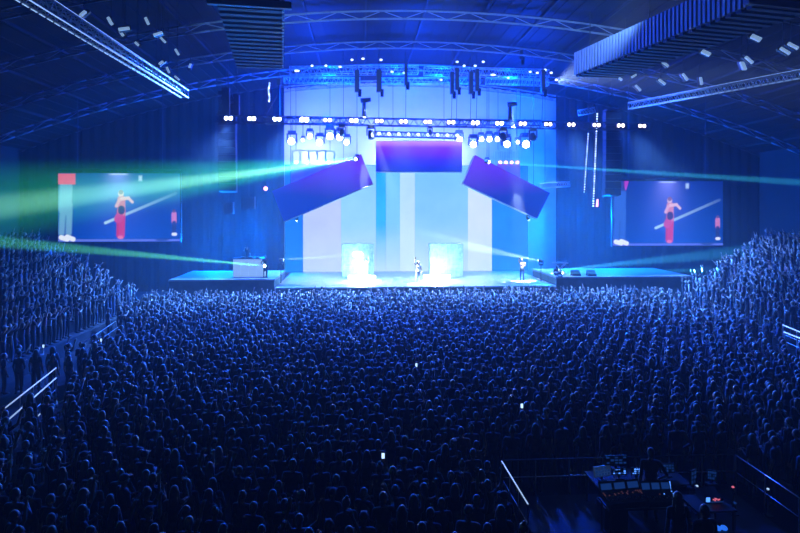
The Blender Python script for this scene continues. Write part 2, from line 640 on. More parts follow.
# two lights standing on top of the truss
for px, pyt in ((364, 101), (510, 105)):
    p = truss_pt(px)
    top = P(px, pyt, TY).z
    t = thing('truss_spotlight', p + Vector((0, 0, .29)), 'black followspot standing on top of the front lighting truss', 'stage light', 'followspots on the front truss')
    zb = p.z + .29
    MB().box((p.x, p.y, zb + .04), (.6, .4, .08)).build('base', 'black_steel', t)
    MB().tube((p.x, p.y, zb + .08), (p.x, p.y, top - .1), .17, .14, n=12).build('column', 'black_plastic', t, True)
    MB().tube((p.x - .22, p.y - .1, top), (p.x + .5, p.y - .3, top + .06), .2, .16, n=12).build('lamp_head', 'black_plastic', t, True)

# bright wash lights on the rear lighting truss
RY = 50.5
rz = P(400, 131, RY).z
box_truss('rear_truss', P(281, 121, RY), P(354, 121, RY), 0.45, 14, 'short rear truss loaded with white wash lights above the DJ side panel', group='rear trusses')
box_truss('rear_truss', P(447, 122, RY), P(540, 123, RY), 0.45, 16, 'short rear truss loaded with white wash lights above the keyboard side panel', group='rear trusses')
WASH = [(292, 141, 1.9), (303, 140, .8), (310, 136, 1.4), (320, 142, 1.7), (330, 136, 1.9), (340, 137, 1.8), (347, 142, 1.5),
        (459, 139, 1.7), (473, 144, 1.8), (481, 139, 1.3), (489, 139, 1.5), (497, 139, 1.3), (506, 144, 1.9), (517, 142, .9), (525, 144, 2.1)]
for i, (px, py, sc_) in enumerate(WASH):
    p = P(px, py, RY - .2 + .4 * (i % 2))
    aim = Vector((random.uniform(-.12, .12), -1, -.18))
    t = moving_head('wash_light', p, aim, 'glaring white wash light hung from a rear truss', 'wash lights on the rear trusses', 'lens_white', sc_ * .95, up_len=max(.05, P(px, 122, RY).z - p.z - .44 * .95 * sc_) + .25)

# centre truss above the level LED panel
cta, ctb = P(374, 134, 48.6), P(461, 136, 48.6)
box_truss('centre_truss', cta, ctb, 0.4, 18, 'small black truss directly above the level LED panel')
for i in range(9):
    p = cta.lerp(ctb, (i + .5) / 9) + Vector((0, -.36, -.02))
    t = thing('par_light', p, 'small bright par light on the truss above the level LED panel', 'stage light', 'par lights over the level panel')
    MB().tube(p + Vector((0, .14, 0)), p + Vector((0, -.1, 0)), .11, .15, n=12).build('can', 'black_plastic', t)
    MB().ell(p + Vector((0, -.1, 0)), (.13, .04, .13)).build('lamp_lens', 'bulb_white', t, True)

# high rig of trusses over the stage
UY = 47.2
for (xa, ya, xb, yb) in ((290, 71, 418, 70), (424, 71, 548, 74)):
    box_truss('high_truss', P(xa, ya, UY), P(xb, yb, UY), 0.6, 20, 'aluminium rigging truss high above the stage', 'aluminium', 'high rigging trusses', r=.03)
for (xa, ya, xb, yb) in ((284, 80, 360, 81), (380, 81, 480, 81), (486, 81, 548, 83)):
    box_truss('rear_rig_truss', P(xa, ya, 51.8), P(xb, yb, 51.8), 0.5, 16, 'aluminium rear rigging truss level with the top of the back wall', 'aluminium', 'rear rigging trusses', r=.03)
for (px, py) in ((297, 71), (312, 66), (326, 66), (340, 67), (352, 60), (363, 59), (381, 60), (392, 72), (404, 73), (457, 62), (464, 66), (475, 66), (483, 62), (493, 75), (508, 78), (530, 72), (537, 73), (545, 70), (551, 73), (556, 80), (452, 76), (441, 80)):
    p = P(px, py, UY - .5)
    t = thing('rig_lamp', p, 'small pale lamp clipped to the high rigging over the stage', 'stage light', 'small lamps in the high rigging')
    MB().tube(p + Vector((0, .12, .02)), p + Vector((0, -.06, 0)), .09, .12, n=10).build('can', 'black_plastic', t)
    MB().ell(p + Vector((0, -.06, 0)), (.2 if px in (297, 493) else .11, .03, .08)).build('lamp_lens', 'bulb_white', t, True)
    MB().box(p + Vector((0, .05, .14)), (.06, .06, .16)).build('clamp', 'black_steel', t)
# chain hoists
for px, pb, w in ((357, 92, .35), (379, 92, .4), (406, 85, .25), (452, 94, .3), (457, 90, .3), (471, 94, .34), (477, 91, .3), (543, 92, .3), (521, 60, .25)):
    p = P(px, pb, UY - .9)
    t = thing('chain_hoist', p, 'dark chain hoist hanging from the roof above the front truss', 'hoist', 'chain hoists above the stage')
    ztop = roof_z(p.x) - .02
    hz = P(px, pb - 22, UY - .9).z
    MB().box((p.x, p.y, (p.z + hz) / 2), (w, w, hz - p.z)).build('motor_body', 'black_plastic', t)
    MB().tube((p.x, p.y, hz), (p.x, p.y, ztop), .025, n=6).build('upper_chain', 'black_steel', t)
    MB().tube((p.x, p.y, p.z), (p.x, TY + .1, truss_pt(px).z + .27), .022, n=6).build('lower_chain', 'black_steel', t)
    MB().tube((p.x + w * .6, p.y, p.z - .35), (p.x + w * .6, p.y, p.z + .2), .12, .14, n=8).build('chain_bag', 'black_cloth', t)


# ------------------------------------------------------------------ line arrays
def line_array(px, ytop, ybot, Y, lab, wpx=20):
    n = 12
    p0, p1 = P(px, ytop, Y), P(px, ybot, Y)
    t = thing('line_array', p1, lab, 'loudspeaker', 'line arrays beside the stage')
    h = (p0.z - p1.z) / n
    w = wpx / 13.0
    for i in range(n):
        a = R(-1.2 * i + 3)
        z = p0.z - h * (i + .5)
        y = Y - .03 * i + .004 * i * i
        cab = MB().box((p0.x, y, z), (w, .7, h * .93), Euler((a, 0, 0)).to_matrix()).build('cabinet', 'black_plastic', t)
        MB().box((p0.x, y - .36, z), (w * .9, .03, h * .75), Euler((a, 0, 0)).to_matrix()).build('grille', 'black_steel', cab)
    MB().box((p0.x, Y, p0.z + .12), (w * .9, .9, .14)).build('fly_frame', 'black_steel', t)
    f = MB()
    for s in (-.4, .4):
        f.tube((p0.x + s * w, Y, p0.z + .18), (p0.x, Y, p0.z + 1.6), .03)
    f.tube((p0.x, Y, p0.z + 1.6), (p0.x, Y, roof_z(p0.x) + .06), .03)
    f.build('hanging_chain', 'black_steel', t)
    return t


line_array(228, 104, 192, 47.8, 'curved black line array of speakers hung at the DJ side', 17)
line_array(612, 112, 196, 47.8, 'curved black line array of speakers hung at the keyboard side', 17)
for px, py, w, h in ((229, 208, .75, 1.0), (249, 203, 1.0, 1.05)):
    p = P(px, py, 50.5)
    t = thing('fill_speaker', p, 'square black fill speaker hanging over the DJ wing', 'loudspeaker', 'fill speakers over the DJ wing')
    MB().box(p, (w, .7, h)).build('cabinet', 'black_plastic', t)
    MB().box(p + Vector((0, -.37, 0)), (w * .88, .03, h * .88)).build('grille', 'black_steel', t)
    hang(p + Vector((0, 0, h / 2)), t)

# hanging lamp ladders (dotted light strips) on the keyboard side
for (x0_, y0_, x1_, y1_) in ((588, 134, 584, 192), (597, 114, 593, 206)):
    a, c = P(x0_, y0_, 47.5), P(x1_, y1_, 47.5)
    t = thing('light_ladder', c, 'hanging rope of small white bulbs beside the keyboard side line array', 'light strip', 'bulb ropes at the keyboard side')
    MB().tube(a + (a - c).normalized() * 1.0, c, .025, n=6).build('cable', 'black_steel', t)
    hang(a + (a - c).normalized() * 1.0, t)
    n = int((y1_ - y0_) / 2.4)
    for i in range(n):
        MB().ell(a.lerp(c, i / (n - 1)) + Vector((0, -.05, 0)), (.07 if x0_ == 597 else .05, .05, .05), 8, 6).build('bulb', 'bulb_white' if i % 5 < 3 else 'strip_glow', t)
# two bright short bars and a short lit truss on that side
t = box_truss('side_truss', P(579, 113, 48.5), P(594, 110, 48.5), .42, 5, 'short pale truss stub beside the bulb ropes', 'white_panel')
t = box_truss('side_truss', P(541, 186, 49.5), P(569, 184, 49.5), .4, 8, 'short pale truss behind the tilted panel on the keyboard side', 'white_panel')
for px_ in (545, 565):
    hang(P(px_, 184, 49.5), t)
p = P(597, 203, 47)
t = thing('pink_lamp', p, 'slim pink tube lamp hanging below the bulb ropes', 'stage light')
MB().tube(p + Vector((0, 0, -.3)), p + Vector((.05, 0, .3)), .09, .06).build('lamp_tube', 'lens_pink', t)
MB().tube(p + Vector((.05, 0, .3)), P(594, 207, 47.5) + Vector((0, 0, .2)), .02).build('cable', 'black_steel', t)

# mast, brace, chains and cables by the DJ side of the truss
p = P(279, 117, 47.2)
t = thing('truss_mast', p, 'dark mast with slanting brace rising from the front truss at the DJ side', 'mast')
pt = P(279, 85, 47.2)
MB().tube(p, pt, .09, .08).build('pole', 'black_steel', t)
MB().box(pt + Vector((0, 0, .2)), (.3, .3, .5)).build('mast_head', 'black_steel', t)
MB().tube(P(266, 114, 47.2), pt + Vector((0, 0, -.6)), .06).build('brace', 'black_steel', t)
hang(pt + Vector((0, 0, .4)), t)
p = P(269, 101, 47.0)
t = thing('bright_chain', p, 'hanging chain with painted-in glint beside the mast at the DJ side', 'chain')
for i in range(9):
    MB().ell(P(269 + .5 * math.sin(i), 101 - i * 2.2, 47.0), (.07, .05, .09), 8, 6).build('chain_link', 'strip_glow' if i % 3 else 'bulb_white', t)  # links emit to imitate light glinting off the metal
q = P(269, 84, 47)
MB().tube(q, Vector((q.x, q.y, roof_z(q.x) - .2)), .02).build('cable', 'black_steel', t)
for x0_, x1_, yb, lab in ((266, 268, 187, 'long hanging cable ending in a small pink lamp'), (276, 271, 172, 'long slack cable hanging from the front truss beside the mast')):
    t = thing('hanging_cable', P(x1_, yb, 46.7), lab, 'cable')
    pts = [P(x0_ + (x1_ - x0_) * f + 2.5 * math.sin(f * 5), 122 + (yb - 122) * f, 46.7) for f in [i / 14 for i in range(15)]]
    MB().path(pts, .035).build('cord', 'rubber', t)
    if yb == 187:
        MB().ell(pts[-1] + Vector((0, 0, -.12)), (.16, .16, .16)).build('lamp_globe', 'lens_pink', t, True)
    else:
        MB().tube(pts[-1], pts[-1] + Vector((0, 0, -.2)), .06).build('plug', 'rubber', t)
# rigging silhouettes on the far DJ-side end of the truss
for px, pt_, pb_, w in ((226, 88, 116, .55), (237, 95, 116, .35)):
    a = P(px, pb_, 46.3)
    c = P(px, pt_, 46.3)
    t = thing('truss_end_motor', a, 'dark rigging motor above the DJ-side end of the front truss', 'hoist', 'end motors of the front truss')
    MB().box((a + c) / 2, (w, .4, c.z - a.z)).build('motor_body', 'black_plastic', t)
    MB().box(c + Vector((-.3, 0, -.4)), (.9 * w, .3, .3)).build('hook_block', 'black_steel', t)
    MB().tube(c, Vector((c.x, c.y, roof_z(c.x) - .2)), .025).build('upper_chain', 'black_steel', t)

# pink-clothed scaffold bays behind the tilted panels
for px0, px1, lab in ((291, 334, 'scaffold bay with pink cloth behind the DJ side panel'), (497, 520, 'scaffold bay with pink cloth behind the keyboard side panel')):
    Y = 52.0
    a, c = P(px0, 150, Y), P(px1, 150, Y)
    zt, zm, zb = a.z, P(px0, 164, Y).z, P(px0, 186, Y).z
    t = thing('scaffold_bay', ((a.x + c.x) / 2, Y, zb), lab, 'scaffold')
    f = MB()
    n = 5
    for i in range(n + 1):
        x = a.x + (c.x - a.x) * i / n
        for yy in (Y, Y + 1.0):
            f.tube((x, yy, zb), (x, yy, zt), .03, n=6)
    for z in (zb, (zb + zt) / 2, zt):
        for yy in (Y, Y + 1.0):
            f.tube((a.x, yy, z), (c.x, yy, z), .03, n=6)
    f.build('tube_frame', 'aluminium', t)
    MB().box(((a.x + c.x) / 2, Y - .06, (zb + zm) / 2), (c.x - a.x, .03, zm - zb)).build('cloth', 'pink_cloth', t)
    for s in (.1, .9):
        x = a.x + (c.x - a.x) * s
        hang((x, Y + .5, zt), t)
    for i in range(4):
        x = a.x + (c.x - a.x) * (i + .5) / 4
        MB().ell((x, Y - .12, zm + .15), (.16, .1, .13)).build('pink_lamp', 'lens_pink', t, True)

# ------------------------------------------------------------------ side video screens
SW, SH = 122.0, 69.0


def seg_d(x, y, ax, ay, bx, by):
    dx, dy = bx - ax, by - ay
    t = np.clip(((x - ax) * dx + (y - ay) * dy) / (dx * dx + dy * dy + 1e-9), 0, 1)
    return np.hypot(x - ax - t * dx, y - ay - t * dy), t


def stage_picture(green):
    def fn(u, v):
        x, y = u * SW, v * SH
        base = mixc((0.004, 0.03, 0.30), (0.0, 0.07, 0.50), np.clip(v * 1.1, 0, 1))
        base = base * (0.65 + .5 * np.exp(-((x - 60) / 45) ** 2))[:, None]
        gl = np.exp(-((x - 60) / (10 + y * .35)) ** 2) * np.exp(-y / 22.0)
        base += gl[:, None] * np.array((0.22, 0.22, 0.62))[None]
        if green:
            base += (np.exp(-((y - 22 + x * .06) / 16) ** 2) * .10)[:, None] * np.array((.3, 1, .6))[None]

        def put(d, r, c, soft=.7):
            nonlocal base
            a = np.clip((r - d) / soft + .5, 0, 1)[:, None]
            base = base * (1 - a) + np.array(c)[None] * a
        # strip of stage edge at the foot of the picture
        put(np.abs(y - 67.5), 1.0, (0.14, 0.20, 0.75))
        put(np.hypot((x - 104) / 8, (y - 67) / 1.6) * 1.6, 1.3, (0.02, 0.06, 0.3))
        # slanting light beam
        d, t = seg_d(x, y, 47, 50, 118, 20)
        a = (np.clip(1.9 - d, 0, 1) * (1 - .85 * t))[:, None]
        base = base * (1 - a) + np.array((.45, .75, .95))[None] * a
        # big leg figure at the edge: trousers, shoes, red jacket hem
        leg = (.16, .38, .62) if green else (.03, .13, .55)
        for (ax, ay, bx, by, r) in ((8, 14, 7, 36, 6.5), (5, 32, 3.5, 60, 3.0), (11.5, 32, 10.5, 60, 3.0)):
            d, _ = seg_d(x, y, ax, ay, bx, by)
            put(d, r, leg, 1.5)
        for (ax, ay, bx, by) in ((3, 64.5, 9, 66.3), (9, 64, 15, 66.3)):
            d, _ = seg_d(x, y, ax, ay, bx, by)
            put(d, 2.4, (.85, .92, 1.0))
        if green:
            put(np.maximum(np.abs(x - 8.5) / 9, np.abs(y - 6) / 5.6) * 6, 5.8, (.8, .07, .22), .8)
        else:
            put(np.maximum(np.abs(x - 14) * 1.6 + (y - 8) * .5, (y - 8.5)), 1.6, (.5, .04, .5))
            put(np.maximum(np.abs(x - 6) / 7, np.abs(y - 5) / 6) * 6, 5.5, (.02, .03, .2), 1.5)
        # singer in red
        for (ax, ay, bx, by, r, c) in ((62, 38, 61.5, 62, 3.6, (.55, .04, .18)), (64, 38, 63, 63, 3.2, (.62, .05, .22)),
                                       (63, 26, 63, 40, 3.9, (.70, .25, .40)), (61, 44, 60, 46, 4.2, (.62, .08, .30)),
                                       (63, 26, 70, 25, 1.7, (.85, .55, .65)), (70, 25, 74, 29, 1.4, (.85, .55, .65)),
                                       (61, 27, 58, 33, 1.6, (.80, .45, .55)), (63, 36, 63, 38, 3.4, (.05, .05, .2))):
            d, _ = seg_d(x, y, ax, ay, bx, by)
            put(d, r, c, .9)
        put(np.hypot(x - 62.5, y - 20.5), 2.9, (.75, .5, .6))
        put(np.hypot(x - 62.5, y - 19), 2.3, (.25, .12, .3))
        put(np.hypot((x - 62) / 1.6, y - 64.5), 1.8, (.85, .2, .4))
        # small far figure
        for (ax, ay, bx, by, r, c) in ((116, 41, 116, 49, 2.6, (.62, .2, .45)), (116, 50, 116, 60, 2.0, (.02, .04, .2)), (115, 61.5, 117.5, 61.5, 1.6, (.8, .85, 1))):
            d, _ = seg_d(x, y, ax, ay, bx, by)
            put(d, r, c)
        put(np.hypot(x - 116, y - 38), 1.7, (.12, .08, .25))
        # lamp shapes at the head of the picture
        put(np.maximum(np.abs(x - 82) / 2, np.abs(y - 5) / 3), .9, (.45, .62, .9), .6)
        put(np.maximum(np.abs(x - 60) / 9, np.abs(y - 1) / .8), .9, (.5, .65, 1), .6)
        return base
    return fn


scr_m = display_mat('screen_picture', 1.0)
for (xa, ya, xb, yb, Y, lab, g) in ((58, 173, 180, 242, 49.5, 'wide video screen relaying the show behind the green beams', True),
                                    (613, 181, 723, 246, 49.5, 'wide video screen relaying the show above the far grandstand', False)):
    q = [P(xa, ya, Y), P(xb, ya, Y), P(xb, yb, Y), P(xa, yb, Y)]
    zt, zb = q[0].z, q[3].z
    q[1].z, q[2].z = zt, zb
    q[3].x, q[2].x = q[0].x, q[1].x
    c = (q[0] + q[2]) / 2
    t = thing('video_screen', c, lab, 'screen', 'side video screens')
    w, h = q[1].x - q[0].x, zt - zb
    MB().box(c + Vector((0, .16, 0)), (w + .12, .26, h + .12)).build('casing', 'black_plastic', t)
    grid_display('display', q, 200, 116, stage_picture(g), scr_m, t)
    for s in (-.35, .35):
        hang(c + Vector((s * w, .2, h / 2)), t, .03)
    MB().tube(c + Vector((-w / 2, .16, h / 2 + .3)), c + Vector((w / 2, .16, h / 2 + .3)), .06).build('hanging_bar', 'black_steel', t)

# ------------------------------------------------------------------ roof furniture
# pale light truss along the left of the hall and its mate on the right
La, Lb = PZ(20, -10, 14.6), PZ(185, 94, 14.6)
box_truss('side_light_truss', La, Lb, .42, 26, 'long pale truss running under the roof above the green beams', 'aluminium', r=.04)
Ra, Rb = PZ(630, 106, 14.5), PZ(830, 69, 14.5)
box_truss('side_light_truss', Ra, Rb, .36, 30, 'long pale truss running under the roof above the far grandstand', 'aluminium', r=.035)


def truss_strip(t, a, c, off, dashes, r=.03):
    u, s_, w_ = frame(a, c)
    o = s_ * off[0] + w_ * off[1]
    for i in range(dashes):
        f0, f1 = i / dashes, (i + (.72 if dashes > 1 else 1)) / dashes
        MB().tube(a.lerp(c, f0) + o, a.lerp(c, f1) + o, r, n=6).build('glow_strip', 'truss_glow', t)


mat('truss_glow', (.8, .85, .9), .3, emit=(.32, .55, 1.0), strength=.75, sample=False)  # glow imitating light on the chords; dashed left row is LED tape
lt = [o for o in COL.objects if o.name.startswith('side_light_truss')]
truss_strip(lt[0], La, Lb, (.21, .26), 1, .022)
truss_strip(lt[0], La, Lb, (.21, -.26), 1, .024)
truss_strip(lt[0], La, Lb, (-.21, -.26), 34, .022)
truss_strip(lt[1], Ra, Rb, (.18, .22), 1, .018)
truss_strip(lt[1], Ra, Rb, (.18, -.22), 30, .022)


def louvre_box(A0, A1, outw, width, height, nslat, ncross, lab):
    """A0 near, A1 far: lower inner edge; slats stand on the inner face, others cross the underside"""
    t = thing('louvred_duct', (A0 + A1) / 2, lab, 'duct')
    u = (A1 - A0).normalized()
    o = outw.normalized()
    up = Vector((0, 0, 1))
    L = (A1 - A0).length
    b0 = [A0 + o * .12, A0 + o * width, A0 + o * width + up * height, A0 + o * .12 + up * height]
    b1 = [p + u * L for p in b0]
    MB().hexa([p + up * .1 for p in b0], [p + up * .1 for p in b1]).build('duct_body', 'black_steel', t)
    rot = Matrix((u, o, up)).transposed()
    for i in range(nslat):
        c = A0 + u * (L * (i + .5) / nslat) + up * (height / 2 + .05)
        MB().box(c, (L / nslat * .55, .2, height), rot).build('upright_slat', 'white_panel', t)
    for i in range(ncross):
        c = A0 + u * (L * (i + .5) / ncross) + o * (width / 2)
        MB().box(c, (L / ncross * .5, width, .16), rot).build('cross_slat', 'duct_grey', t)
    MB().box(A0 + o * width / 2 + up * height * .1, (.25, width * 1.3, .3), rot).build('end_beam', 'roof_steel', t)
    hh = MB()
    for f in (.1, .5, .9):
        for w_ in (.2, width - .2):
            p_ = A0 + u * L * f + o * w_ + up * height
            hh.tube(p_, Vector((p_.x, p_.y, roof_z(p_.x) - .1)), .03)
    hh.build('hanging_rod', 'black_steel', t)
    return t


A0, A1 = PZ(282, 8, 16.6), PZ(282, 69, 16.6)
d = (A1 - A0).normalized()
louvre_box(A0, A1, Vector((-d.y, d.x, 0)), 2.75, 1.1, 22, 15, 'dark slatted duct hung from the roof over the DJ side')
A1, A0 = PZ(575, 76, 16.2), PZ(755, 5, 16.2)
d = (A1 - A0).normalized()
louvre_box(A0, A1, Vector((d.y, -d.x, 0)), 2.9, 1.4, 48, 24, 'long slatted duct with pale upright slats over the far grandstand side')

# small roof fittings on both sides, their glow imitating stage light they catch
for i, (px, py, a) in enumerate([(83, 14, 30), (110, 21, -35), (124, 29, 70), (122, 34, -40), (147, 21, -30), (158, 34, 60), (137, 44, -50), (163, 40, -45), (177, 52, -35), (161, 63, 40), (156, 71, 10), (168, 70, -30), (190, 66, 10), (177, 78, -50)]):
    p = PT(px, py, 24 + i * 1.1)
    t = thing('roof_fitting', p, 'small roof fitting with painted-in glint beside the pale truss above the green beams', 'lamp', 'roof fittings over the green beams')
    rot = Euler((R(-30), R(a), 0)).to_matrix()
    MB().box(p, (.12, .12, .45 if i % 3 else .3), rot).build('glow_face', 'roof_glint', t)
    MB().box(p + Vector((0, .12, .02)), (.2, .14, .5), rot).build('housing', 'black_steel', t)
    MB().tube(p + Vector((0, .12, .1)), Vector((p.x, p.y + .12, roof_z(p.x) + .06)), .02).build('hanging_rod', 'black_steel', t)
for i, (px, py, a) in enumerate([(756, 38, -50), (785, 51, -40), (793, 46, -45), (706, 53, -50), (665, 64, -40), (749, 60, -30), (743, 66, 0), (685, 77, -20), (662, 82, -40), (619, 78, -40), (634, 76, 60), (701, 81, 10), (638, 88, -30)]):
    p = PT(px, py, 40 - (px - 620) * .07)
    t = thing('roof_fitting', p, 'small roof fitting with painted-in glint below the long slatted duct', 'lamp', 'roof fittings under the slatted duct')
    rot = Euler((R(-30), R(a), 0)).to_matrix()
    MB().box(p, (.22 if i in (0, 3, 6) else .13, .12, .5), rot).build('glow_face', 'roof_glint', t)
    MB().box(p + Vector((0, .14, .02)), (.24, .14, .55), rot).build('housing', 'black_steel', t)
    MB().tube(p + Vector((0, .14, .1)), Vector((p.x, p.y + .14, roof_z(p.x) + .06)), .02).build('hanging_rod', 'black_steel', t)

# ================================================================== PEOPLE


def lathe_capsule(mb, a, b_, ra, rb, n=10):
    a, b_ = Vector(a), Vector(b_)
    d = b_ - a
    L = d.length
    q = d.to_track_quat('Z', 'Y')
    prof = [(-ra * math.cos(t), ra * math.sin(t)) for t in (0.01, .6, 1.1, 1.57)] + [(L + rb * math.cos(t), rb * math.sin(t)) for t in (1.57, 1.1, .6, .01)]
    vs, fs = [], []
    for z, r in prof:
        for i in range(n):
            an = 2 * math.pi * i / n
            vs.append(a + q @ Vector((r * math.cos(an), r * math.sin(an), z)))
    m = len(prof)
    for j in range(m - 1):
        for i in range(n):
            fs.append((j * n + i, j * n + (i + 1) % n, (j + 1) * n + (i + 1) % n, (j + 1) * n + i))
    fs.append(tuple(range(n - 1, -1, -1)))
    fs.append(tuple((m - 1) * n + i for i in range(n)))
    mb.add(vs, fs)


TAGS = {'skin': 0, 'top': 1, 'trousers': 2, 'shoe': 3}


class Figure:
    def __init__(s):
        s.mb = MB()
        s.prims = []

    def cap(s, a, b_, ra, rb, tg):
        lathe_capsule(s.mb, a, b_, ra, rb)
        s.prims.append(('c', np.array(a, float), np.array(b_, float), ra, rb, TAGS[tg]))

    def el(s, c, r, tg):
        s.mb.ell(c, r, 14, 10)
        s.prims.append(('e', np.array(c, float), np.array(r, float), 0, 0, TAGS[tg]))

    def hand(s, el, wr, palm, grip=0.35):
        el, wr = Vector(el), Vector(wr)
        f = (wr - el).normalized()
        n = Vector(palm)
        n = (n - f * n.dot(f)).normalized()
        sd = f.cross(n)
        c = wr + f * .055
        for k in (-1, 0, 1):
            s.cap(wr + sd * k * .022, wr + f * .09 + sd * k * .028, .017, .016, 'skin')
        for k, ln in ((-1.5, .062), (-.5, .078), (.5, .082), (1.5, .068)):
            a = wr + f * .095 + sd * k * .023
            fk = (f + sd * k * .13).normalized()
            m = a + (fk * math.cos(grip) + n * math.sin(grip)) * ln * .55
            e = m + (fk * math.cos(grip * 2.0) + n * math.sin(grip * 2.0)) * ln * .5
            s.cap(a, m, .0098, .009, 'skin')
            s.cap(m, e, .009, .0078, 'skin')
        a = wr + f * .03 + sd * .03
        m = a + (f * .6 + sd * .75 + n * .3).normalized() * .045
        e = m + (f * .85 + sd * .35 + n * .35).normalized() * .035
        s.cap(a, m, .013, .011, 'skin')
        s.cap(m, e, .011, .009, 'skin')

    def faces_tags(s, C):
        best = np.full(len(C), 1e9)
        tg = np.zeros(len(C), int)
        for k, a, b_, ra, rb, t in s.prims:
            if k == 'c':
                d = b_ - a
                h = np.clip(((C - a) @ d) / (d @ d + 1e-9), 0, 1)
                ds = np.linalg.norm(C - a - h[:, None] * d, axis=1) - (ra + (rb - ra) * h)
            else:
                ds = (np.linalg.norm((C - a) / b_, axis=1) - 1) * b_.min()
            m = ds < best
            best[m] = ds[m]
            tg[m] = t
        return tg


def make_figure(armL, armR, lean=0.0, sleeve='short', stance=0.1, build=1.0, knee=0.0):
    """arms: (elbow, wrist, palm) for each side; facing +Y"""
    f = Figure()
    w = build
    f.el((0, 0, .96), (.165 * w, .125 * w, .13), 'trousers')
    f.el((0, lean * .3, 1.12), (.148 * w, .108 * w, .17), 'top')
    f.el((0, lean * .6, 1.31), (.175 * w, .122 * w, .19), 'top')
    f.cap((-.15 * w, lean * .8, 1.425), (.15 * w, lean * .8, 1.425), .06, .06, 'top')
    f.cap((0, lean * .8, 1.43), (0, lean + .015, 1.55), .056, .052, 'skin')
    hy = lean + .03
    f.el((0, hy, 1.645), (.076, .095, .112), 'skin')
    f.el((0, hy + .035, 1.585), (.055, .06, .06), 'skin')
    f.cap((0, hy + .09, 1.65), (0, hy + .108, 1.615), .009, .014, 'skin')
    for s_ in (-1, 1):
        f.el((s_ * .078, hy - .005, 1.635), (.011, .022, .032), 'skin')
        f.cap((s_ * .09 * w, 0, .92), (s_ * (stance + .01), .02 + knee, .50), .088 * w, .06, 'trousers')
        f.cap((s_ * (stance + .01), .02 + knee, .50), (s_ * (stance + .015), -.01, .10), .06, .042, 'trousers')
        f.cap((s_ * (stance + .015), -.04, .045), (s_ * (stance + .03), .15, .04), .045, .036, 'shoe')
    for s_, arm in ((-1, armL), (1, armR)):
        e, wr, pn = arm
        sh = Vector((s_ * .175 * w, lean * .8, 1.42))
        e = Vector((s_ * e[0], e[1], e[2]))
        wr = Vector((s_ * wr[0], wr[1], wr[2]))
        pn = Vector((s_ * pn[0], pn[1], pn[2]))
        mid = sh.lerp(e, .55)
        f.cap(sh, mid, .056, .049, 'top')
        f.cap(mid, e, .046, .041, 'top' if sleeve == 'long' else 'skin')
        f.cap(e, wr, .041, .028, 'top' if sleeve == 'long' else 'skin')
        f.hand(e, wr, pn)
    return f


def bake(name, mb, voxel, target, smooth=True):
    me = bpy.data.meshes.new(name)
    me.from_pydata(mb.v, [], mb.f)
    bm = bmesh.new()
    bm.from_mesh(me)
    bmesh.ops.recalc_face_normals(bm, faces=bm.faces)
    bm.to_mesh(me)
    bm.free()
    ob = bpy.data.objects.new(name, me)
    COL.objects.link(ob)
    r = ob.modifiers.new('r', 'REMESH')
    r.mode = 'VOXEL'
    r.voxel_size = voxel
    if smooth:
        sm = ob.modifiers.new('s', 'SMOOTH')
        sm.factor = .5
        sm.iterations = 2
    dg = bpy.context.evaluated_depsgraph_get()
    n = len(ob.evaluated_get(dg).data.polygons) * 2
    outs = []
    for tgt in target:
        dc = ob.modifiers.new('d', 'DECIMATE')
        dc.ratio = min(1, tgt / n)
        dg = bpy.context.evaluated_depsgraph_get()
        m2 = bpy.data.meshes.new_from_object(ob.evaluated_get(dg))
        ob.modifiers.remove(dc)
        outs.append(m2)
    bpy.data.objects.remove(ob)
    bpy.data.meshes.remove(me)
    for m2 in outs:
        m2.polygons.foreach_set('use_smooth', [True] * len(m2.polygons))
    return outs


def centers(me):
    C = np.zeros(len(me.polygons) * 3)
    me.polygons.foreach_get('center', C)
    return C.reshape(-1, 3)


DOWN = ((.235, -.03, 1.14), (.245, .05, .88), (-1, 0, 0))
FRONT = ((.24, .02, 1.15), (.12, .24, 1.22), (-.3, 0, -1))
CLAP = ((.25, .12, 1.2), (.05, .30, 1.36), (-1, 0, .1))
UP = ((.27, .06, 1.62), (.22, .12, 1.88), (0, 1, 0))
UPW = ((.38, .05, 1.58), (.44, .10, 1.84), (-.2, 1, 0))
POINT = ((.24, .18, 1.55), (.20, .38, 1.74), (0, .3, -1))
HIP = ((.34, -.08, 1.17), (.2, .05, 1.02), (-1, 0, 0))
PHONE = ((.22, .2, 1.42), (.13, .36, 1.62), (-.4, 1, 0))

POSES = {   # name: (left, right, lean, sleeve, width, phrase)
    'relaxed': (DOWN, DOWN, 0.0, 'short', 1.0, 'arms down'),
    'sleeved': (DOWN, HIP, 0.01, 'long', 1.06, 'hand on hip'),
    'clapping': (CLAP, CLAP, .02, 'short', .95, 'clasped hands'),
    'one_up': (DOWN, UP, .01, 'short', .98, 'one arm raised'),
    'both_up': (UP, UPW, .02, 'short', .95, 'both arms raised'),
    'pointing': (FRONT, POINT, .03, 'long', 1.0, 'one arm outstretched'),
    'filming': (DOWN, PHONE, .0, 'short', .96, 'one hand lifted'),
    'folded': (FRONT, FRONT, .0, 'long', 1.05, 'crossed forearms'),
}
HAIRS = {'short': 'short %s hair', 'long': 'long %s hair', 'ponytail': 'a %s ponytail', 'bun': 'a %s top bun', 'cap': 'a %s cap'}
HAIRW = ['black', 'brown', 'auburn', 'fair']


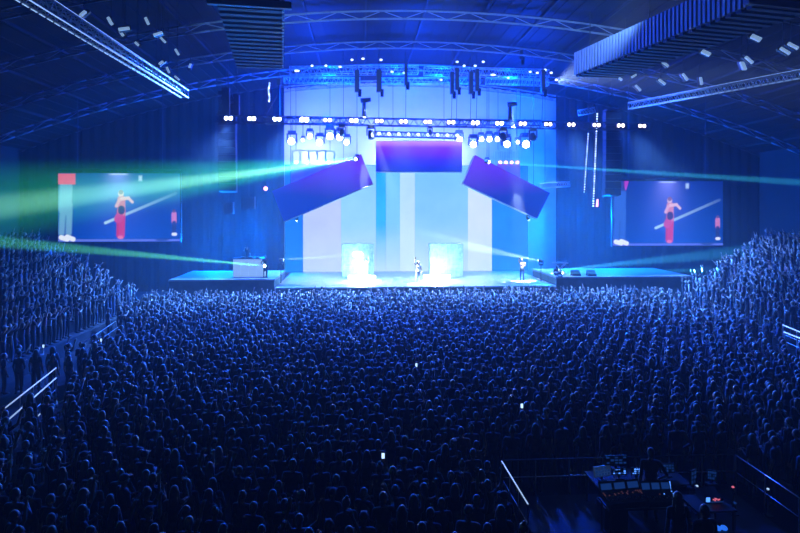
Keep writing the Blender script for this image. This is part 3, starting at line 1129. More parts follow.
def hair_mb(kind, lean=0.0):
    h = MB()
    y = lean
    if kind == 'cap':
        h.ell((0, y + .02, 1.69), (.088, .105, .085), 16, 10)
        h.box((0, y + .145, 1.70), (.13, .11, .022))
        return h
    h.ell((0, y + .008, 1.668), (.086, .1, .105), 16, 10)
    if kind == 'long':
        h.ell((0, y - .035, 1.57), (.095, .07, .15), 14, 10)
        h.ell((0, y - .075, 1.44), (.105, .05, .15), 14, 10)
        for s_ in (-1, 1):
            lathe_capsule(h, (s_ * .08, y + .0, 1.64), (s_ * .095, y + .01, 1.42), .03, .025)
    elif kind == 'ponytail':
        lathe_capsule(h, (0, y - .09, 1.70), (0, y - .15, 1.64), .035, .035)
        lathe_capsule(h, (0, y - .15, 1.64), (0, y - .12, 1.42), .038, .016)
    elif kind == 'bun':
        h.ell((0, y - .03, 1.785), (.045, .045, .04), 12, 8)
    else:
        h.ell((0, y - .04, 1.62), (.07, .06, .085), 12, 8)
    return h


def sheen(m, w=1.0, r=.35):
    b_ = m.node_tree.nodes['Principled BSDF']
    b_.inputs['Sheen Weight'].default_value = w
    b_.inputs['Sheen Roughness'].default_value = r
    b_.inputs['Sheen Tint'].default_value = (1, 1, 1, 1)
    return m


SKINS = [mat('skin_%d' % i, c, .55) for i, c in enumerate(((.62, .42, .33), (.48, .30, .22), (.70, .50, .41), (.25, .14, .09)))]
TOPS = [mat('top_%d' % i, c, .85, noise=.15, nscale=6) for i, c in enumerate(((.03, .03, .035), (.06, .07, .10), (.16, .16, .17), (.55, .55, .56), (.25, .10, .12), (.10, .13, .2)))]
TOPW = ['black', 'navy', 'grey', 'white', 'maroon', 'slate']
TROU = [mat('trousers_%d' % i, c, .85, noise=.12, nscale=5) for i, c in enumerate(((.03, .03, .035), (.06, .08, .14), (.10, .09, .08)))]
SHOE = mat('shoe_dark', (.04, .04, .04), .6)
HAIRM = [mat('hair_%d' % i, c, .42, noise=.2, nscale=20) for i, c in enumerate(((.02, .015, .012), (.07, .04, .02), (.22, .14, .06), (.35, .28, .18)))]

for m_ in TOPS:
    sheen(m_, .6)
for m_ in HAIRM:
    sheen(m_, 1.0, .4)
BODY, LOBODY = {}, {}
for nm, (l, r, lean, slv, wd, ph) in POSES.items():
    f = make_figure(l, r, lean, slv, build=wd)
    hi, lo = bake('body', f.mb, .0085, (5600, 420))
    for me in (hi, lo):
        tg = f.faces_tags(centers(me))
        for m in (SKINS[0], TOPS[0], TROU[0], SHOE):
            me.materials.append(m)
        me.polygons.foreach_set('material_index', tg.astype(np.int32))
        me.update()
    BODY[nm], LOBODY[nm] = hi, lo
HAIR, LOHAIR = {}, {}
for k in HAIRS:
    hi, lo = bake('hair', hair_mb(k), .012, (900, 90))
    for me in (hi, lo):
        me.materials.append(HAIRM[0])
    HAIR[k], LOHAIR[k] = hi, lo


def set_mats(o, ms):
    for i, m in enumerate(ms):
        o.material_slots[i].link = 'OBJECT'
        o.material_slots[i].material = m


def person(pose, hair, loc, rz, sc, mats4, hm, label, group=None, name='person'):
    o = bpy.data.objects.new(name, BODY[pose])
    COL.objects.link(o)
    o.location = loc
    o.rotation_euler = (0, 0, rz)
    o.scale = (sc, sc, sc)
    set_mats(o, mats4)
    tag(o, label, 'person', group)
    h = bpy.data.objects.new('cap' if hair == 'cap' else 'hair', HAIR[hair])
    COL.objects.link(h)
    h.parent = o
    h.location = (0, POSES[pose][2], 0)
    set_mats(h, [hm])
    return o


# ---------------- the crowd on the floor and in the stands
FOH = (3.7, 10.1, 15.9)          # fenced mixing position: x0, x1, far side


def in_rails(x, y):
    return (x < -10.9 and 14.5 < y < 25.8) or (x < -12.9 and 27.5 < y < 36.5) or (x > 19.6 and 25.5 < y < 30.5)


spots = []
sp = 0.67
y = 10.6
while y < SY - 1.6:
    row = int(round(y / sp))
    x = -16.0 + (row % 2) * sp / 2
    step = sp
    while x < 23.2:
        xx = x + random.uniform(-.07, .07)
        yy = y + random.uniform(-.08, .08)
        x += step
        if FOH[0] - .35 < xx < FOH[1] + .35 and yy < FOH[2] + .3:
            continue
        if in_rails(xx, yy) or xx < -15.1:
            continue
        px, py, t = project(xx, yy, 1.6)
        if px < -60 or px > 860 or py > 560:
            continue
        if random.random() < .05:
            continue
        spots.append((xx, yy, 0.0, t, px, py))
    y += sp * .93
floor_n = len(spots)
for xf, s in ((-15.6, -1), (23.6, 1)):
    for k in range(9):
        y = 20.0
        while y < 43.6:
            yy = y + random.uniform(-.1, .1)
            y += .50
            if random.random() < .12:
                continue
            xx = xf + s * (.82 * k + .45)
            z = .75 + .46 * k
            px, py, t = project(xx, yy, z + 1.6)
            if px < -60 or px > 860:
                continue
            spots.append((xx, yy, z, t, px, py))

inview = [s for s in spots if -4 < s[4] < 804 and s[5] < 545]
inview.sort(key=lambda s: s[3])
near = set(id(s) for s in inview[:298])
pose_names = list(POSES)
PW_NEAR = [.32, .12, .14, .08, .05, .05, .12, .12]
PW_FAR = [.16, .05, .12, .25, .24, .10, .06, .02]
PW_MID = [.40, .16, .14, .07, .03, .04, .08, .08]
HW = [.44, .30, .10, .06, .10]
hair_names = list(HAIRS)

far_V, far_F, far_M = [], [], []
off = 0
lo_cache = {}


def lo_arrays(pose, hair):
    k = (pose, hair)
    if k not in lo_cache:
        out = []
        for me, dy in ((LOBODY[pose], 0), (LOHAIR[hair], POSES[pose][2])):
            V = np.zeros(len(me.vertices) * 3)
            me.vertices.foreach_get('co', V)
            V = V.reshape(-1, 3) + np.array((0, dy, 0))
            me.calc_loop_triangles()
            F = np.zeros(len(me.loop_triangles) * 3, int)
            me.loop_triangles.foreach_get('vertices', F)
            MI = np.zeros(len(me.loop_triangles), int)
            me.loop_triangles.foreach_get('material_index', MI)
            out.append((V, F.reshape(-1, 3), MI))
        (V1, F1, M1), (V2, F2, M2) = out
        lo_cache[k] = (np.concatenate([V1, V2]), np.concatenate([F1, F2 + len(V1)]), np.concatenate([M1, M2 + 4]))
    return lo_cache[k]


phone_px = ((384, 452), (521, 406), (420, 361), (96, 341), (37, 338))
phone_of = {}
for tx, ty in phone_px:
    bs = min(spots, key=lambda q: math.hypot(project(q[0] + .1, q[1] + .43, q[2] + 1.75)[0] - tx, project(q[0] + .1, q[1] + .43, q[2] + 1.75)[1] - ty))
    phone_of[id(bs)] = 1
phone_hands = []
far_mats = SKINS + TOPS + TROU + [SHOE] + HAIRM
iS, iT, iP, iSh, iH = 0, 4, 10, 13, 14
for s in spots:
    xx, yy, z, t, px, py = s
    isnear = id(s) in near
    w = PW_NEAR if isnear else (PW_FAR if (yy > 37.5 or z > 0) else PW_MID)
    pose = random.choices(pose_names, w)[0]
    hair = random.choices(hair_names, HW)[0]
    sc_ = random.uniform(.91, 1.06)
    rz = random.gauss(0, .25) + math.atan2(-(4.1 - xx), (52 - yy)) * .8
    a, bq, c, hm = random.choices(range(4), [4, 3, 4, 1.3])[0], random.choices(range(6), [6, 4, 3, 2, 1.3, 2])[0], random.randrange(3), random.choices(range(4), [5, 4, 2, 1.5])[0]
    if id(s) in phone_of:
        pose, rz = 'filming', 0.0
        phone_hands.append((xx, yy, z, rz, sc_))
    if isnear:
        lab = 'person with %s, %s top, %s, in the rear crowd' % (HAIRS[hair] % (TOPW[(bq + 1) % 3] if hair == 'cap' else HAIRW[hm]), TOPW[bq], POSES[pose][5])
        person(pose, hair, (xx, yy, z), rz, sc_, [SKINS[a], TOPS[bq], TROU[c], SHOE], TOPS[(bq + 1) % 3] if hair == 'cap' else HAIRM[hm], lab, 'people standing at the rear of the floor crowd')
    else:
        V, F, MI = lo_arrays(pose, hair)
        cr, sr_ = math.cos(rz) * sc_, math.sin(rz) * sc_
        Vt = np.stack([V[:, 0] * cr - V[:, 1] * sr_ + xx, V[:, 0] * sr_ + V[:, 1] * cr + yy, V[:, 2] * sc_ + z], 1)
        lut = np.array([iS + a, iT + bq, iP + c, iSh, (iT + bq) if hair == 'cap' else iH + hm])
        far_V.append(Vt)
        far_F.append(F + off)
        far_M.append(lut[MI])
        off += len(Vt)
V = np.concatenate(far_V).astype(np.float32)
F = np.concatenate(far_F).astype(np.int32)
M = np.concatenate(far_M).astype(np.int32)
me = bpy.data.meshes.new('crowd')
me.vertices.add(len(V))
me.vertices.foreach_set('co', V.ravel())
me.loops.add(F.size)
me.loops.foreach_set('vertex_index', F.ravel())
me.polygons.add(len(F))
me.polygons.foreach_set('loop_start', np.arange(0, F.size, 3, dtype=np.int32))
me.polygons.foreach_set('material_index', M)
me.polygons.foreach_set('use_smooth', np.ones(len(F), bool))
for m in far_mats:
    me.materials.append(m)
me.update(calc_edges=True)
me.validate()
crowd = bpy.data.objects.new('crowd', me)
COL.objects.link(crowd)
tag(crowd, 'dense crowd of concertgoers filling the floor up to the stage and both side stands', 'crowd', None, 'stuff')
print('CROWD', len(spots), 'tris', len(F))

# ---------------- glowing phones held in the crowd
for xx, yy, z, rz, sc_ in phone_hands:
    rot = Euler((R(-12), 0, rz)).to_matrix()
    p = Vector((xx, yy, z)) + Euler((0, 0, rz)).to_matrix() @ Vector((.10, .435, 1.75)) * sc_
    t = thing('smartphone', p, 'lit smartphone held up in the crowd', 'phone', 'lit phones in the crowd')
    MB().box(p, (.082, .010, .16), rot).build('phone_body', 'black_plastic', t)
    MB().box(p + rot @ Vector((0, -.0065, 0)), (.072, .003, .145), rot).build('phone_screen', 'phone_glow', t)

# ---------------- performers and crew on the stage
WHITE_T, PINK_T = mat('white_shirt', (.82, .82, .84), .8), mat('pink_jacket', (.92, .50, .54), .8)
fx = PZ(522, 281, SZ)
person('pointing', 'short', fx, R(165), 1.08, [SKINS[1], PINK_T, TROU[1], SHOE], HAIRM[0], 'performer in a pink jacket and dark trousers at the keyboard side of the stage')
fx = PZ(418, 284, SZ)
person('one_up', 'long', fx, R(180), 1.06, [SKINS[2], WHITE_T, WHITE_T, SHOE], HAIRM[2], 'singer dressed in white with one arm raised at centre stage')
fx = PZ(366, 279, SZ)
person('both_up', 'short', fx, R(180), 1.0, [SKINS[2], WHITE_T, mat('grey_trousers', (.4, .4, .42), .8), SHOE], HAIRM[1], 'performer in a white shirt with both arms raised before the glaring strobe')
# DJ riser, DJ and assistant
ry = 47.6
p0, p1 = P(233, 276, ry), P(264, 276, ry)
zt = P(233, 259, ry).z
t = thing('dj_booth', ((p0.x + p1.x) / 2, ry, WZ), 'white glowing DJ booth on the side wing', 'booth')
cxm = (p0.x + p1.x) / 2
bw = p1.x - p0.x
bh = zt - WZ
MB().box((cxm, ry + .4, WZ + bh / 2), (bw, .75, bh)).build('body', 'white_panel', t)
mat('booth_glow', (.8, .8, .85), .5, emit=(.30, .55, 1.0), strength=.75, sample=False)
for i in range(4):
    MB().box((p0.x + bw * (i + .5) / 4, ry, WZ + bh / 2), (bw / 4 - .02, .06, bh - .08)).build('light_panel', 'booth_glow', t)
MB().box((cxm, ry + .35, zt + .03), (bw + .1, .9, .06)).build('table_top', 'black_plastic', t)
for i, (dx, w) in enumerate(((-.5, .38), (.1, .34), (.6, .38))):
    k = thing('dj_deck', (cxm + dx, ry + .35, zt + .06), ('turntable deck beside the mixer on the DJ booth', 'small DJ mixer between the two decks', 'turntable deck beside the mixer on the DJ booth')[i], 'music equipment', 'decks on the DJ booth' if i != 1 else None)
    MB().box((cxm + dx, ry + .35, zt + .10), (w, .38, .08)).build('casing', 'black_plastic', k)
    MB().tube((cxm + dx, ry + .35, zt + .14), (cxm + dx, ry + .35, zt + .165), .12, .12, n=16).build('platter', 'grey_panel', k)
djx = P(247, 270, ry + 1.3).x
t = thing('dj_step', (djx, ry + 1.35, WZ), 'low black step behind the glowing DJ booth', 'platform')
MB().box((djx, ry + 1.35, WZ + .52), (1.6, .95, .06)).build('step_top', 'black_plastic', t)
for a_ in (-.7, .7):
    for c_ in (-.38, .38):
        MB().tube((djx + a_, ry + 1.35 + c_, WZ), (djx + a_, ry + 1.35 + c_, WZ + .49), .04).build('leg', 'black_steel', t)
person('filming', 'cap', (djx, ry + 1.3, WZ + .55), R(185), 1.02, [SKINS[1], TOPS[0], TROU[0], SHOE], TOPS[0], 'DJ in a cap and black top standing behind the glowing booth')
fx = P(267, 279, 47.2)
person('sleeved', 'short', (P(268, 279, 47.2).x - .2, 47.2, WZ), R(200), .98, [SKINS[0], TOPS[0], TROU[0], SHOE], HAIRM[0], 'crew member in black standing beside the glowing DJ booth')

# risers with strobes at centre stage
mat('riser_face', (.55, .57, .6), .5, noise=.35, nscale=3)
mat('strobe', (.9, .9, .9), .3, emit=(.80, .92, 1.0), strength=30, sample=False)
for a, c, lab in ((342, 374, 'white riser with a glaring strobe before it on the DJ side'), (430, 463, 'white riser with a glaring strobe before it on the keyboard side')):
    Y = 52.5
    xa, xb = P(a, 260, Y).x, P(c, 260, Y).x
    zt = P(a, 244, Y).z
    t = thing('stage_riser', ((xa + xb) / 2, Y, SZ), lab, 'riser', 'white risers at centre stage')
    MB().box(((xa + xb) / 2, Y + .6, SZ + (zt - SZ) / 2), (xb - xa, 1.2, zt - SZ)).build('body', 'white_panel', t)
    for i in range(4):
        for j in range(3):
            MB().box((xa + (xb - xa) * (i + .5) / 4, Y, SZ + (zt - SZ) * (j + .5) / 3), ((xb - xa) / 4 - .03, .05 + .03 * ((i + j) % 2), (zt - SZ) / 3 - .03)).build('tile', 'riser_face', t)
for px, lab in ((362, 'glaring white strobe bar on the stage floor before the DJ side riser'), (437, 'glaring white strobe bar on the stage floor before the keyboard side riser')):
    p = P(px, 277, 50.6)
    p.z = SZ
    t = thing('strobe_bar', p, lab, 'stage light', 'strobes on the stage floor')
    MB().box(p + Vector((0, .1, .22)), (2.3, .2, .34)).build('housing', 'black_plastic', t)
    for i in range(6):
        MB().box(p + Vector((-.95 + .38 * i, -.02, .22)), (.35, .05, .3)).build('strobe_cell', 'strobe', t)
    for s_ in (-1, 1):
        MB().box(p + Vector((s_ * .9, .1, .025)), (.12, .4, .05)).build('foot', 'black_steel', t)
    lamp('POINT', 'strobe_glow', p + Vector((0, -.45, .55)), (.25, .62, 1.0), 1900, t, size=.35)
    lamp('SPOT', 'strobe_throw', p + Vector((0, -.3, .7)), (.6, .85, 1.0), 2600, t, p + Vector((0, -3.0, -.2)), 120, .8, .3)

# keyboard stand and wedges on the other wing
Y = 47.8
p = P(547, 280, Y)
p = Vector((wr0 + .9, Y, WZ))
t = thing('keyboard_stand', p, 'keyboard on a crossed metal stand on the side wing', 'keyboard')
MB().box(p + Vector((0, 0, .95)), (1.25, .38, .1)).build('keyboard_body', 'white_panel', t)
for i in range(14):
    MB().box(p + Vector((-.55 + .085 * i, -.06, 1.01)), (.07, .22, .025)).build('key', 'white_panel', t)
for s_ in (-1, 1):
    MB().tube(p + Vector((-.4 * s_, -.15, 0.02)), p + Vector((.4 * s_, -.15, .9)), .03).build('leg', 'aluminium', t)
    MB().tube(p + Vector((-.4 * s_, .15, 0.02)), p + Vector((.4 * s_, .15, .9)), .03).build('leg', 'aluminium', t)
for px, lab in ((577, 'low wedge monitor speaker on the keyboard side wing'), (556, 'wedge monitor speaker beside the keyboard stand')):
    p = P(px, 279, 46.8)
    p.z = WZ
    if px == 556:
        p.x = wr0 + 1.9
        p.y = 47.0
    else:
        p.x = wr0 + 3.1
    t = thing('wedge_monitor', p, lab, 'loudspeaker', 'wedge monitors')
    b = MB()
    b.hexa([p + Vector(v) for v in ((-.35, -.25, 0), (.35, -.25, 0), (.35, .25, 0), (-.35, .25, 0))], [p + Vector(v) for v in ((-.35, -.25, .1), (.35, -.25, .1), (.35, .18, .42), (-.35, .18, .42))])
    b.build('cabinet', 'black_plastic', t)
    MB().hexa([p + Vector(v) for v in ((-.3, -.24, .12), (.3, -.24, .12), (.3, .16, .415), (-.3, .16, .415))], [p + Vector(v) for v in ((-.3, -.25, .14), (.3, -.25, .14), (.3, .15, .435), (-.3, .15, .435))]).build('grille', 'black_steel', t)
# camera operators whose heads show against the stage edge
for px, hair, lab in ((322, 'cap', 'photographer in a cap standing in the pit before the DJ side of the stage'), (437, 'short', 'photographer with short hair standing in the pit before centre stage'), (509, 'short', 'steward with short hair standing in the pit before the pink-jacketed performer')):
    x = P(px, 285, 45.2).x
    person('relaxed', hair, (x, 45.2, 0.0), R(random.uniform(-30, 30)), 1.1, [SKINS[1], TOPS[0], TROU[0], SHOE], HAIRM[0], lab)

# ================================================================== RAILS
def rail(a, c, z0, nposts, lab, group, m='strip_glow', r=.03, mid=True):
    a, c = Vector(a), Vector(c)
    t = thing('handrail', ((a.x + c.x) / 2, (a.y + c.y) / 2, z0), lab, 'railing', group)
    MB().tube(a, c, r, n=8).build('top_rail', m, t, True)
    if mid:
        MB().tube(a - Vector((0, 0, .45)), c - Vector((0, 0, .45)), r * .7, n=8).build('middle_rail', 'aluminium', t, True)
    for i in range(nposts):
        p_ = a.lerp(c, i / (nposts - 1))
        MB().tube((p_.x, p_.y, z0), p_, r * .9, n=8).build('post', 'aluminium', t)
    return t


mat('rail_lit', (.85, .87, .9), .3, emit=(.40, .60, 1.0), strength=.9, sample=False)  # light falling on the handrails put into their emission
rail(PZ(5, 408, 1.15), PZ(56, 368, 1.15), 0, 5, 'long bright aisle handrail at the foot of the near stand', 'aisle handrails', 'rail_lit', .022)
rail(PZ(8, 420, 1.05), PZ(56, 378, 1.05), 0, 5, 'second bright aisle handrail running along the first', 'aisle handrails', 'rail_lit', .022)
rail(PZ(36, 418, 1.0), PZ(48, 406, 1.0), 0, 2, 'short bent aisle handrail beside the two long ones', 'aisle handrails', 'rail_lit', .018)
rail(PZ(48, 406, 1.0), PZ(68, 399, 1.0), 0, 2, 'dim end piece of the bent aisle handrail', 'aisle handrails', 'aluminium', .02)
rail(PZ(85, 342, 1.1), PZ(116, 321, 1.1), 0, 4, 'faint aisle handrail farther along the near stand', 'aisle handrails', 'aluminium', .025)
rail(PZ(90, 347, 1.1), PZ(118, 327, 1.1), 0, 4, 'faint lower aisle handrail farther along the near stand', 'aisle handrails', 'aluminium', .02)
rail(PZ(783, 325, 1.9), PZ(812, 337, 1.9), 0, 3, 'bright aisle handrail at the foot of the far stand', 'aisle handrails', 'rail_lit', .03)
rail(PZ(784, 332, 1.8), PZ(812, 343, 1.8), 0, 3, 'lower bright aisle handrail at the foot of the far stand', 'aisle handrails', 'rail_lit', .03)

# ================================================================== MIXING POSITION
fx0, fx1, fy1 = FOH
plat = thing('mixing_platform', ((fx0 + fx1) / 2, 12.9, 0), 'low black platform under the mixing desks', 'platform')
MB().box(((fx0 + fx1) / 2, 12.85, .13), (fx1 - fx0 - .5, 5.2, .22)).build('deck', 'black_plastic', plat)
MB().box(((fx0 + fx1) / 2, 12.85, .01), (fx1 - fx0 - .6, 5.1, .02)).build('base', 'black_steel', plat)
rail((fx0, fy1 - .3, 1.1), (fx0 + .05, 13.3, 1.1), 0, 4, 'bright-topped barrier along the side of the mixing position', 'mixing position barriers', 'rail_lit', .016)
rail((fx0, fy1 - .25, 1.1), (fx1, fy1 - .25, 1.1), 0, 8, 'dark barrier between the crowd and the front of the mixing position', 'mixing position barriers', 'black_steel', .02)
rail((fx1, fy1 - .3, 1.1), (fx1 - .05, 12.0, 1.1), 0, 4, 'dim barrier along the far side of the mixing position', 'mixing position barriers', 'aluminium', .016)
PZF = .24
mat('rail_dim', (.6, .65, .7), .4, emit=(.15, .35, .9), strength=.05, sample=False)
for i, (c, s) in enumerate((((.08, .28, 1.0), 1.7), ((.02, .12, .6), .22), ((.45, .68, 1.0), .9), ((1.0, .20, .32), .7), ((.7, .3, .35), .10), ((.02, .16, .9), 1.0))):
    mat('ui_%d' % i, (.1, .1, .1), .4, emit=c, strength=s, sample=False)


def table(x0, x1, y, d, z, lab):
    t = thing('equipment_table', ((x0 + x1) / 2, y, PZF), lab, 'table', 'tables at the mixing position')
    MB().box(((x0 + x1) / 2, y, z - .02), (x1 - x0, d, .04)).build('table_top', 'black_plastic', t)
    for a in (x0 + .06, x1 - .06):
        for c in (y - d / 2 + .06, y + d / 2 - .06):
            MB().tube((a, c, PZF), (a, c, z - .04), .025).build('leg', 'black_steel', t)
    return t


def monitor(px, py, tilt, wpx, hpx, z, ui, lab, yaw=0.0, group='monitors at the mixing position', frame_m='black_plastic'):
    """screen standing on a table top of height z, seen centred at this pixel"""
    t_ = 14.2
    p = PT(px, py, t_)
    # keep the stand on the table: the distance follows from the table height
    hh = hpx * t_ / FPX
    zc = z + .12 + hh / 2
    p = PZ(px, py, zc)
    w = wpx * (p.y / CA) / FPX
    t = thing('monitor', (p.x, p.y, z), lab, 'monitor', group)
    rot = Euler((R(tilt), 0, yaw)).to_matrix()
    MB().box(p, (w + .04, .04, hh + .04), rot).build('bezel', frame_m, t)
    m = MB()
    n = 5
    for i in range(n):
        for j in range(3):
            if random.random() < .25:
                continue
            lx = -w / 2 + w * (i + .5) / n
            lz = -hh / 2 + hh * (j + .5) / 3
            MB
            m.box(p + rot @ Vector((lx, -.0225, lz)), (w / n * random.uniform(.6, .92), .003, hh / 3 * random.uniform(.5, .85)), rot, mi=0 if random.random() < .7 else 1)
    m.build('screen_picture', ['ui_%d' % ui, 'ui_1'], t)['kind'] = 'stuff'
    MB().box((p.x, p.y + .03, z + .07), (.05, .05, .14)).build('stand_neck', 'black_plastic', t)
    MB().box((p.x, p.y + .03, z + .01), (.22, .16, .02)).build('stand_base', 'black_plastic', t)
    return t


def mixing_console(cx, cy, w, d, z, yaw, lab, ui):
    t = thing('mixing_console', (cx, cy, z), lab, 'mixing console', 'mixing consoles')
    rz = Euler((0, 0, yaw)).to_matrix()
    tilt = Euler((R(12), 0, 0)).to_matrix()
    c = Vector((cx, cy, z + .14))
    MB().box(c, (w, d, .14), rz @ tilt).build('desk_body', 'black_plastic', t)
    MB().box(c + rz @ Vector((0, d * .52, .16)), (w, .05, .24), rz @ Euler((R(-25), 0, 0)).to_matrix()).build('meter_bridge', 'black_plastic', t)
    k = MB()
    n = int(w / .05)
    for i in range(n):
        lx = -w / 2 + w * (i + .5) / n
        k.box(c + rz @ (tilt @ Vector((lx, -d * .22 + random.uniform(-.05, .05), .08))), (.018, .03, .02), rz @ tilt)
    k.build('fader_bank', 'grey_panel', t)['kind'] = 'stuff'
    u = MB()
    for i in range(n):
        if random.random() < .5:
            continue
        lx = -w / 2 + w * (i + .5) / n
        for row in (.06, .14, .24):
            if random.random() < .55:
                u.box(c + rz @ (tilt @ Vector((lx, d * row, .075))), (.022, .022, .014), rz @ tilt, mi=0 if random.random() < .8 else 1)
    u.build('button_lights', ['ui_%d' % ui, 'ui_4'], t)['kind'] = 'stuff'
    s_ = MB()
    for i in range(3):
        s_.box(c + rz @ Vector((-w / 2 + w * (i + .5) / 3, d * .49, .17)), (w / 3 * .8, .02, .14), rz @ Euler((R(-25), 0, 0)).to_matrix())
    s_.build('meter_screen', 'ui_1', t)
    return t


TZ = .98
a, c = PZ(590, 478, TZ), PZ(684, 478, TZ)
table(a.x, c.x, a.y - .05, .9, TZ, 'front table with the row of monitors at the mixing position')
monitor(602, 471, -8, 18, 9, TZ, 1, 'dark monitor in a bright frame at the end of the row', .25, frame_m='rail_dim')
monitor(616, 460, -8, 22, 8, TZ + .35, 1, 'dim blue monitor raised behind the row of bright ones')
monitor(619, 471, -8, 14, 6, TZ, 0, 'monitor with bright blue blocks beside the framed one')
monitor(637, 471, -8, 11, 6, TZ, 0, 'brightest blue monitor in the middle of the row')
monitor(667, 468, -8, 14, 8, TZ, 1, 'blue monitor with fine text standing alone past the operator')
a, c = PZ(600, 499, TZ), PZ(680, 499, TZ)
table(a.x, c.x, a.y - .2, .6, TZ, 'rear table carrying the consoles and laptop')
mixing_console(PZ(616, 494, TZ).x, PZ(616, 500, TZ + .1).y, 1.0, .5, TZ, .1, 'wide mixing console with rows of faint red and white buttons', 4)
mixing_console(PZ(652, 496, TZ).x, PZ(645, 500, TZ + .1).y, .7, .45, TZ, 0, 'small mixing console with blue buttons beside the laptop', 0)


def laptop(px, py, z, w, lab, ui, yaw=0):
    p = PZ(px, py, z + .02)
    t = thing('laptop', (p.x, p.y, z), lab, 'laptop', 'laptops at the mixing position')
    rz = Euler((0, 0, yaw)).to_matrix()
    MB().box(p + Vector((0, 0, -.005)), (w, w * .68, .02), rz).build('keyboard_base', 'black_plastic', t)
    rot = rz @ Euler((R(-14), 0, 0)).to_matrix()
    c_ = p + rz @ Vector((0, w * .42, w * .33))
    lid = MB().box(c_, (w, .015, w * .66), rot).build('lid', 'black_plastic', t)
    s_ = MB()
    s_.box(c_ + rot @ Vector((0, -.009, 0)), (w * .92, .003, w * .58), rot)
    s_.build('screen_picture', 'ui_%d' % ui, t)
    return t


laptop(653, 491, TZ, .2, 'small tablet-sized laptop with a plain pale screen', 2)
laptop(667, 494, TZ, .36, 'laptop with a bright blue screen on the rear table', 0)
a, c = PZ(688, 503, TZ), PZ(728, 503, TZ)
table(a.x, c.x, a.y, .8, TZ, 'side table under the red-lit console')
monitor(693, 477, 0, 8, 13, TZ, 1, 'tall dim monitor tilted on the side table', .5)
monitor(712, 475, 0, 8, 9, TZ, 1, 'small dim monitor tilted beside the tall one', -.5)
p = PZ(709, 499, TZ)
t = thing('effects_unit', p, 'small console with glowing red digits on the side table', 'music equipment')
MB().box(p + Vector((0, 0, .08)), (.44, .4, .16), Euler((R(14), 0, 0)).to_matrix()).build('casing', 'black_plastic', t)
b = MB()
for i, (dx, dz) in enumerate(((-.02, .12), (.02, .10), (.05, .13), (.09, .11), (.12, .12), (.02, .14))):
    b.box(p + Vector((dx, -.215, dz - .03)), (.03, .01, .03))
b.build('digit', 'ui_3', t)
MB().box(p + Vector((-.15, -.215, .09)), (.09, .01, .10)).build('meter', 'ui_0', t)
MB().box(p + Vector((.03, -.205, .03)), (.36, .01, .02)).build('glow_strip', 'ui_1', t)
for (px, py, ui, lab) in ((612, 503, 2, 'rack case with a row of pale lights under the rear table'), (716, 527, 5, 'rack case with vivid blue lamps behind the side table')):
    p = PZ(px, py, .75)
    t = thing('rack_case', (p.x, p.y, PZF), lab, 'rack case', 'rack cases')
    hgt = .75 - PZF
    MB().box((p.x, p.y, PZF + hgt / 2), (.56, .5, hgt)).build('case', 'black_plastic', t)
    b = MB()
    if ui == 5:
        for dx in (-.16, -.02, .12):
            b.ell((p.x + dx, p.y - .1, .78), (.07, .09, .05), 10, 6)
    else:
        for i in range(6):
            b.box((p.x - .2 + .08 * i, p.y - .05, .76), (.05, .04, .02))
            b.box((p.x - .2 + .08 * i, p.y - .17, .76), (.03, .04, .02))
    b.build('rack_light', 'ui_%d' % ui, t)
for (px, py, ui) in ((733, 487, 3), (768, 489, 2), (735, 503, 1), (697, 486, 2)):
    p = PZ(px, py, .9)
    t = thing('gooseneck_lamp', (p.x, p.y, PZF), 'tiny gooseneck work lamp at the mixing position', 'lamp', 'work lamps at the mixing position')
    MB().tube((p.x, p.y, PZF), (p.x, p.y, .88), .012).build('stem', 'black_steel', t)
    MB().box((p.x, p.y, PZF + .01), (.2, .2, .02)).build('base', 'black_steel', t)
    MB().ell((p.x, p.y, .9), (.035, .035, .025), 8, 6).build('bulb', 'ui_%d' % ui, t)
for px, py, hair, pose, lab in ((651, 454, 'short', 'sleeved', 'sound engineer standing beside the row of monitors'), (678, 499, 'long', 'relaxed', 'lighting operator with long hair standing behind the laptop'), (705, 512, 'short', 'folded', 'seated-height crew member standing behind the side table')):
    p = PZ(px, py, PZF + 1.62)
    person(pose, hair, (p.x, p.y, PZF), R(random.uniform(-15, 15)), 1.0, [SKINS[0], TOPS[0], TROU[0], SHOE], HAIRM[0], lab.replace('seated-height ', ''))

# ================================================================== STAGE LIGHTING
def beam(src, to, col, watts, cone, lab, lens='lens_white', blend=.5, sc=.8, hang=True):
    src, to = Vector(src), Vector(to)
    aim = (to - src).normalized()
    fl = WZ if (src.x < wl1 or src.x > wr0) else SZ
    t = moving_head('beam_light', src, aim, lab, None, lens, sc, hang=hang, up_len=0.0 if hang else src.z - .46 * sc - fl)
    if hang and sc > .7:
        globals()['hang'](src + Vector((0, 0, .44 * sc)), t)
    lamp('SPOT', 'beam', src + aim * (.30 * sc), col, watts, t, to, cone, blend, .06)
    return t


# long green beam over the near stand, from above the tilted panel
beam(P(357, 159, 47.4), PT(-40, 212, 24), (.32, 1.0, .62), 8.0e6, 3.2, 'moving head throwing the broad green beam from above the DJ side panel', 'lens_green', 1.0)
lamp('SPOT', 'beam', P(357, 159, 47.4) + Vector((-.15, -.2, 0)), (.04, 1.0, .30), 1.6e6, None, PT(-40, 208, 24), 9.0, 1.0, .06)
# lower green beam from beside the DJ booth
beam(P(266, 266, 46.7), PT(-30, 239, 26), GREEN, 5.4e6, 1.9, 'moving head throwing the narrow green beam from beside the DJ booth', 'lens_green', .6, hang=False)
# thin cyan beam to the right
beam(P(487, 162, 47.4), PT(840, 185, 36), (.05, .62, 1.0), 1.1e7, 1.4, 'moving head throwing the thin cyan beam from above the keyboard side panel', 'lens_white', .6)
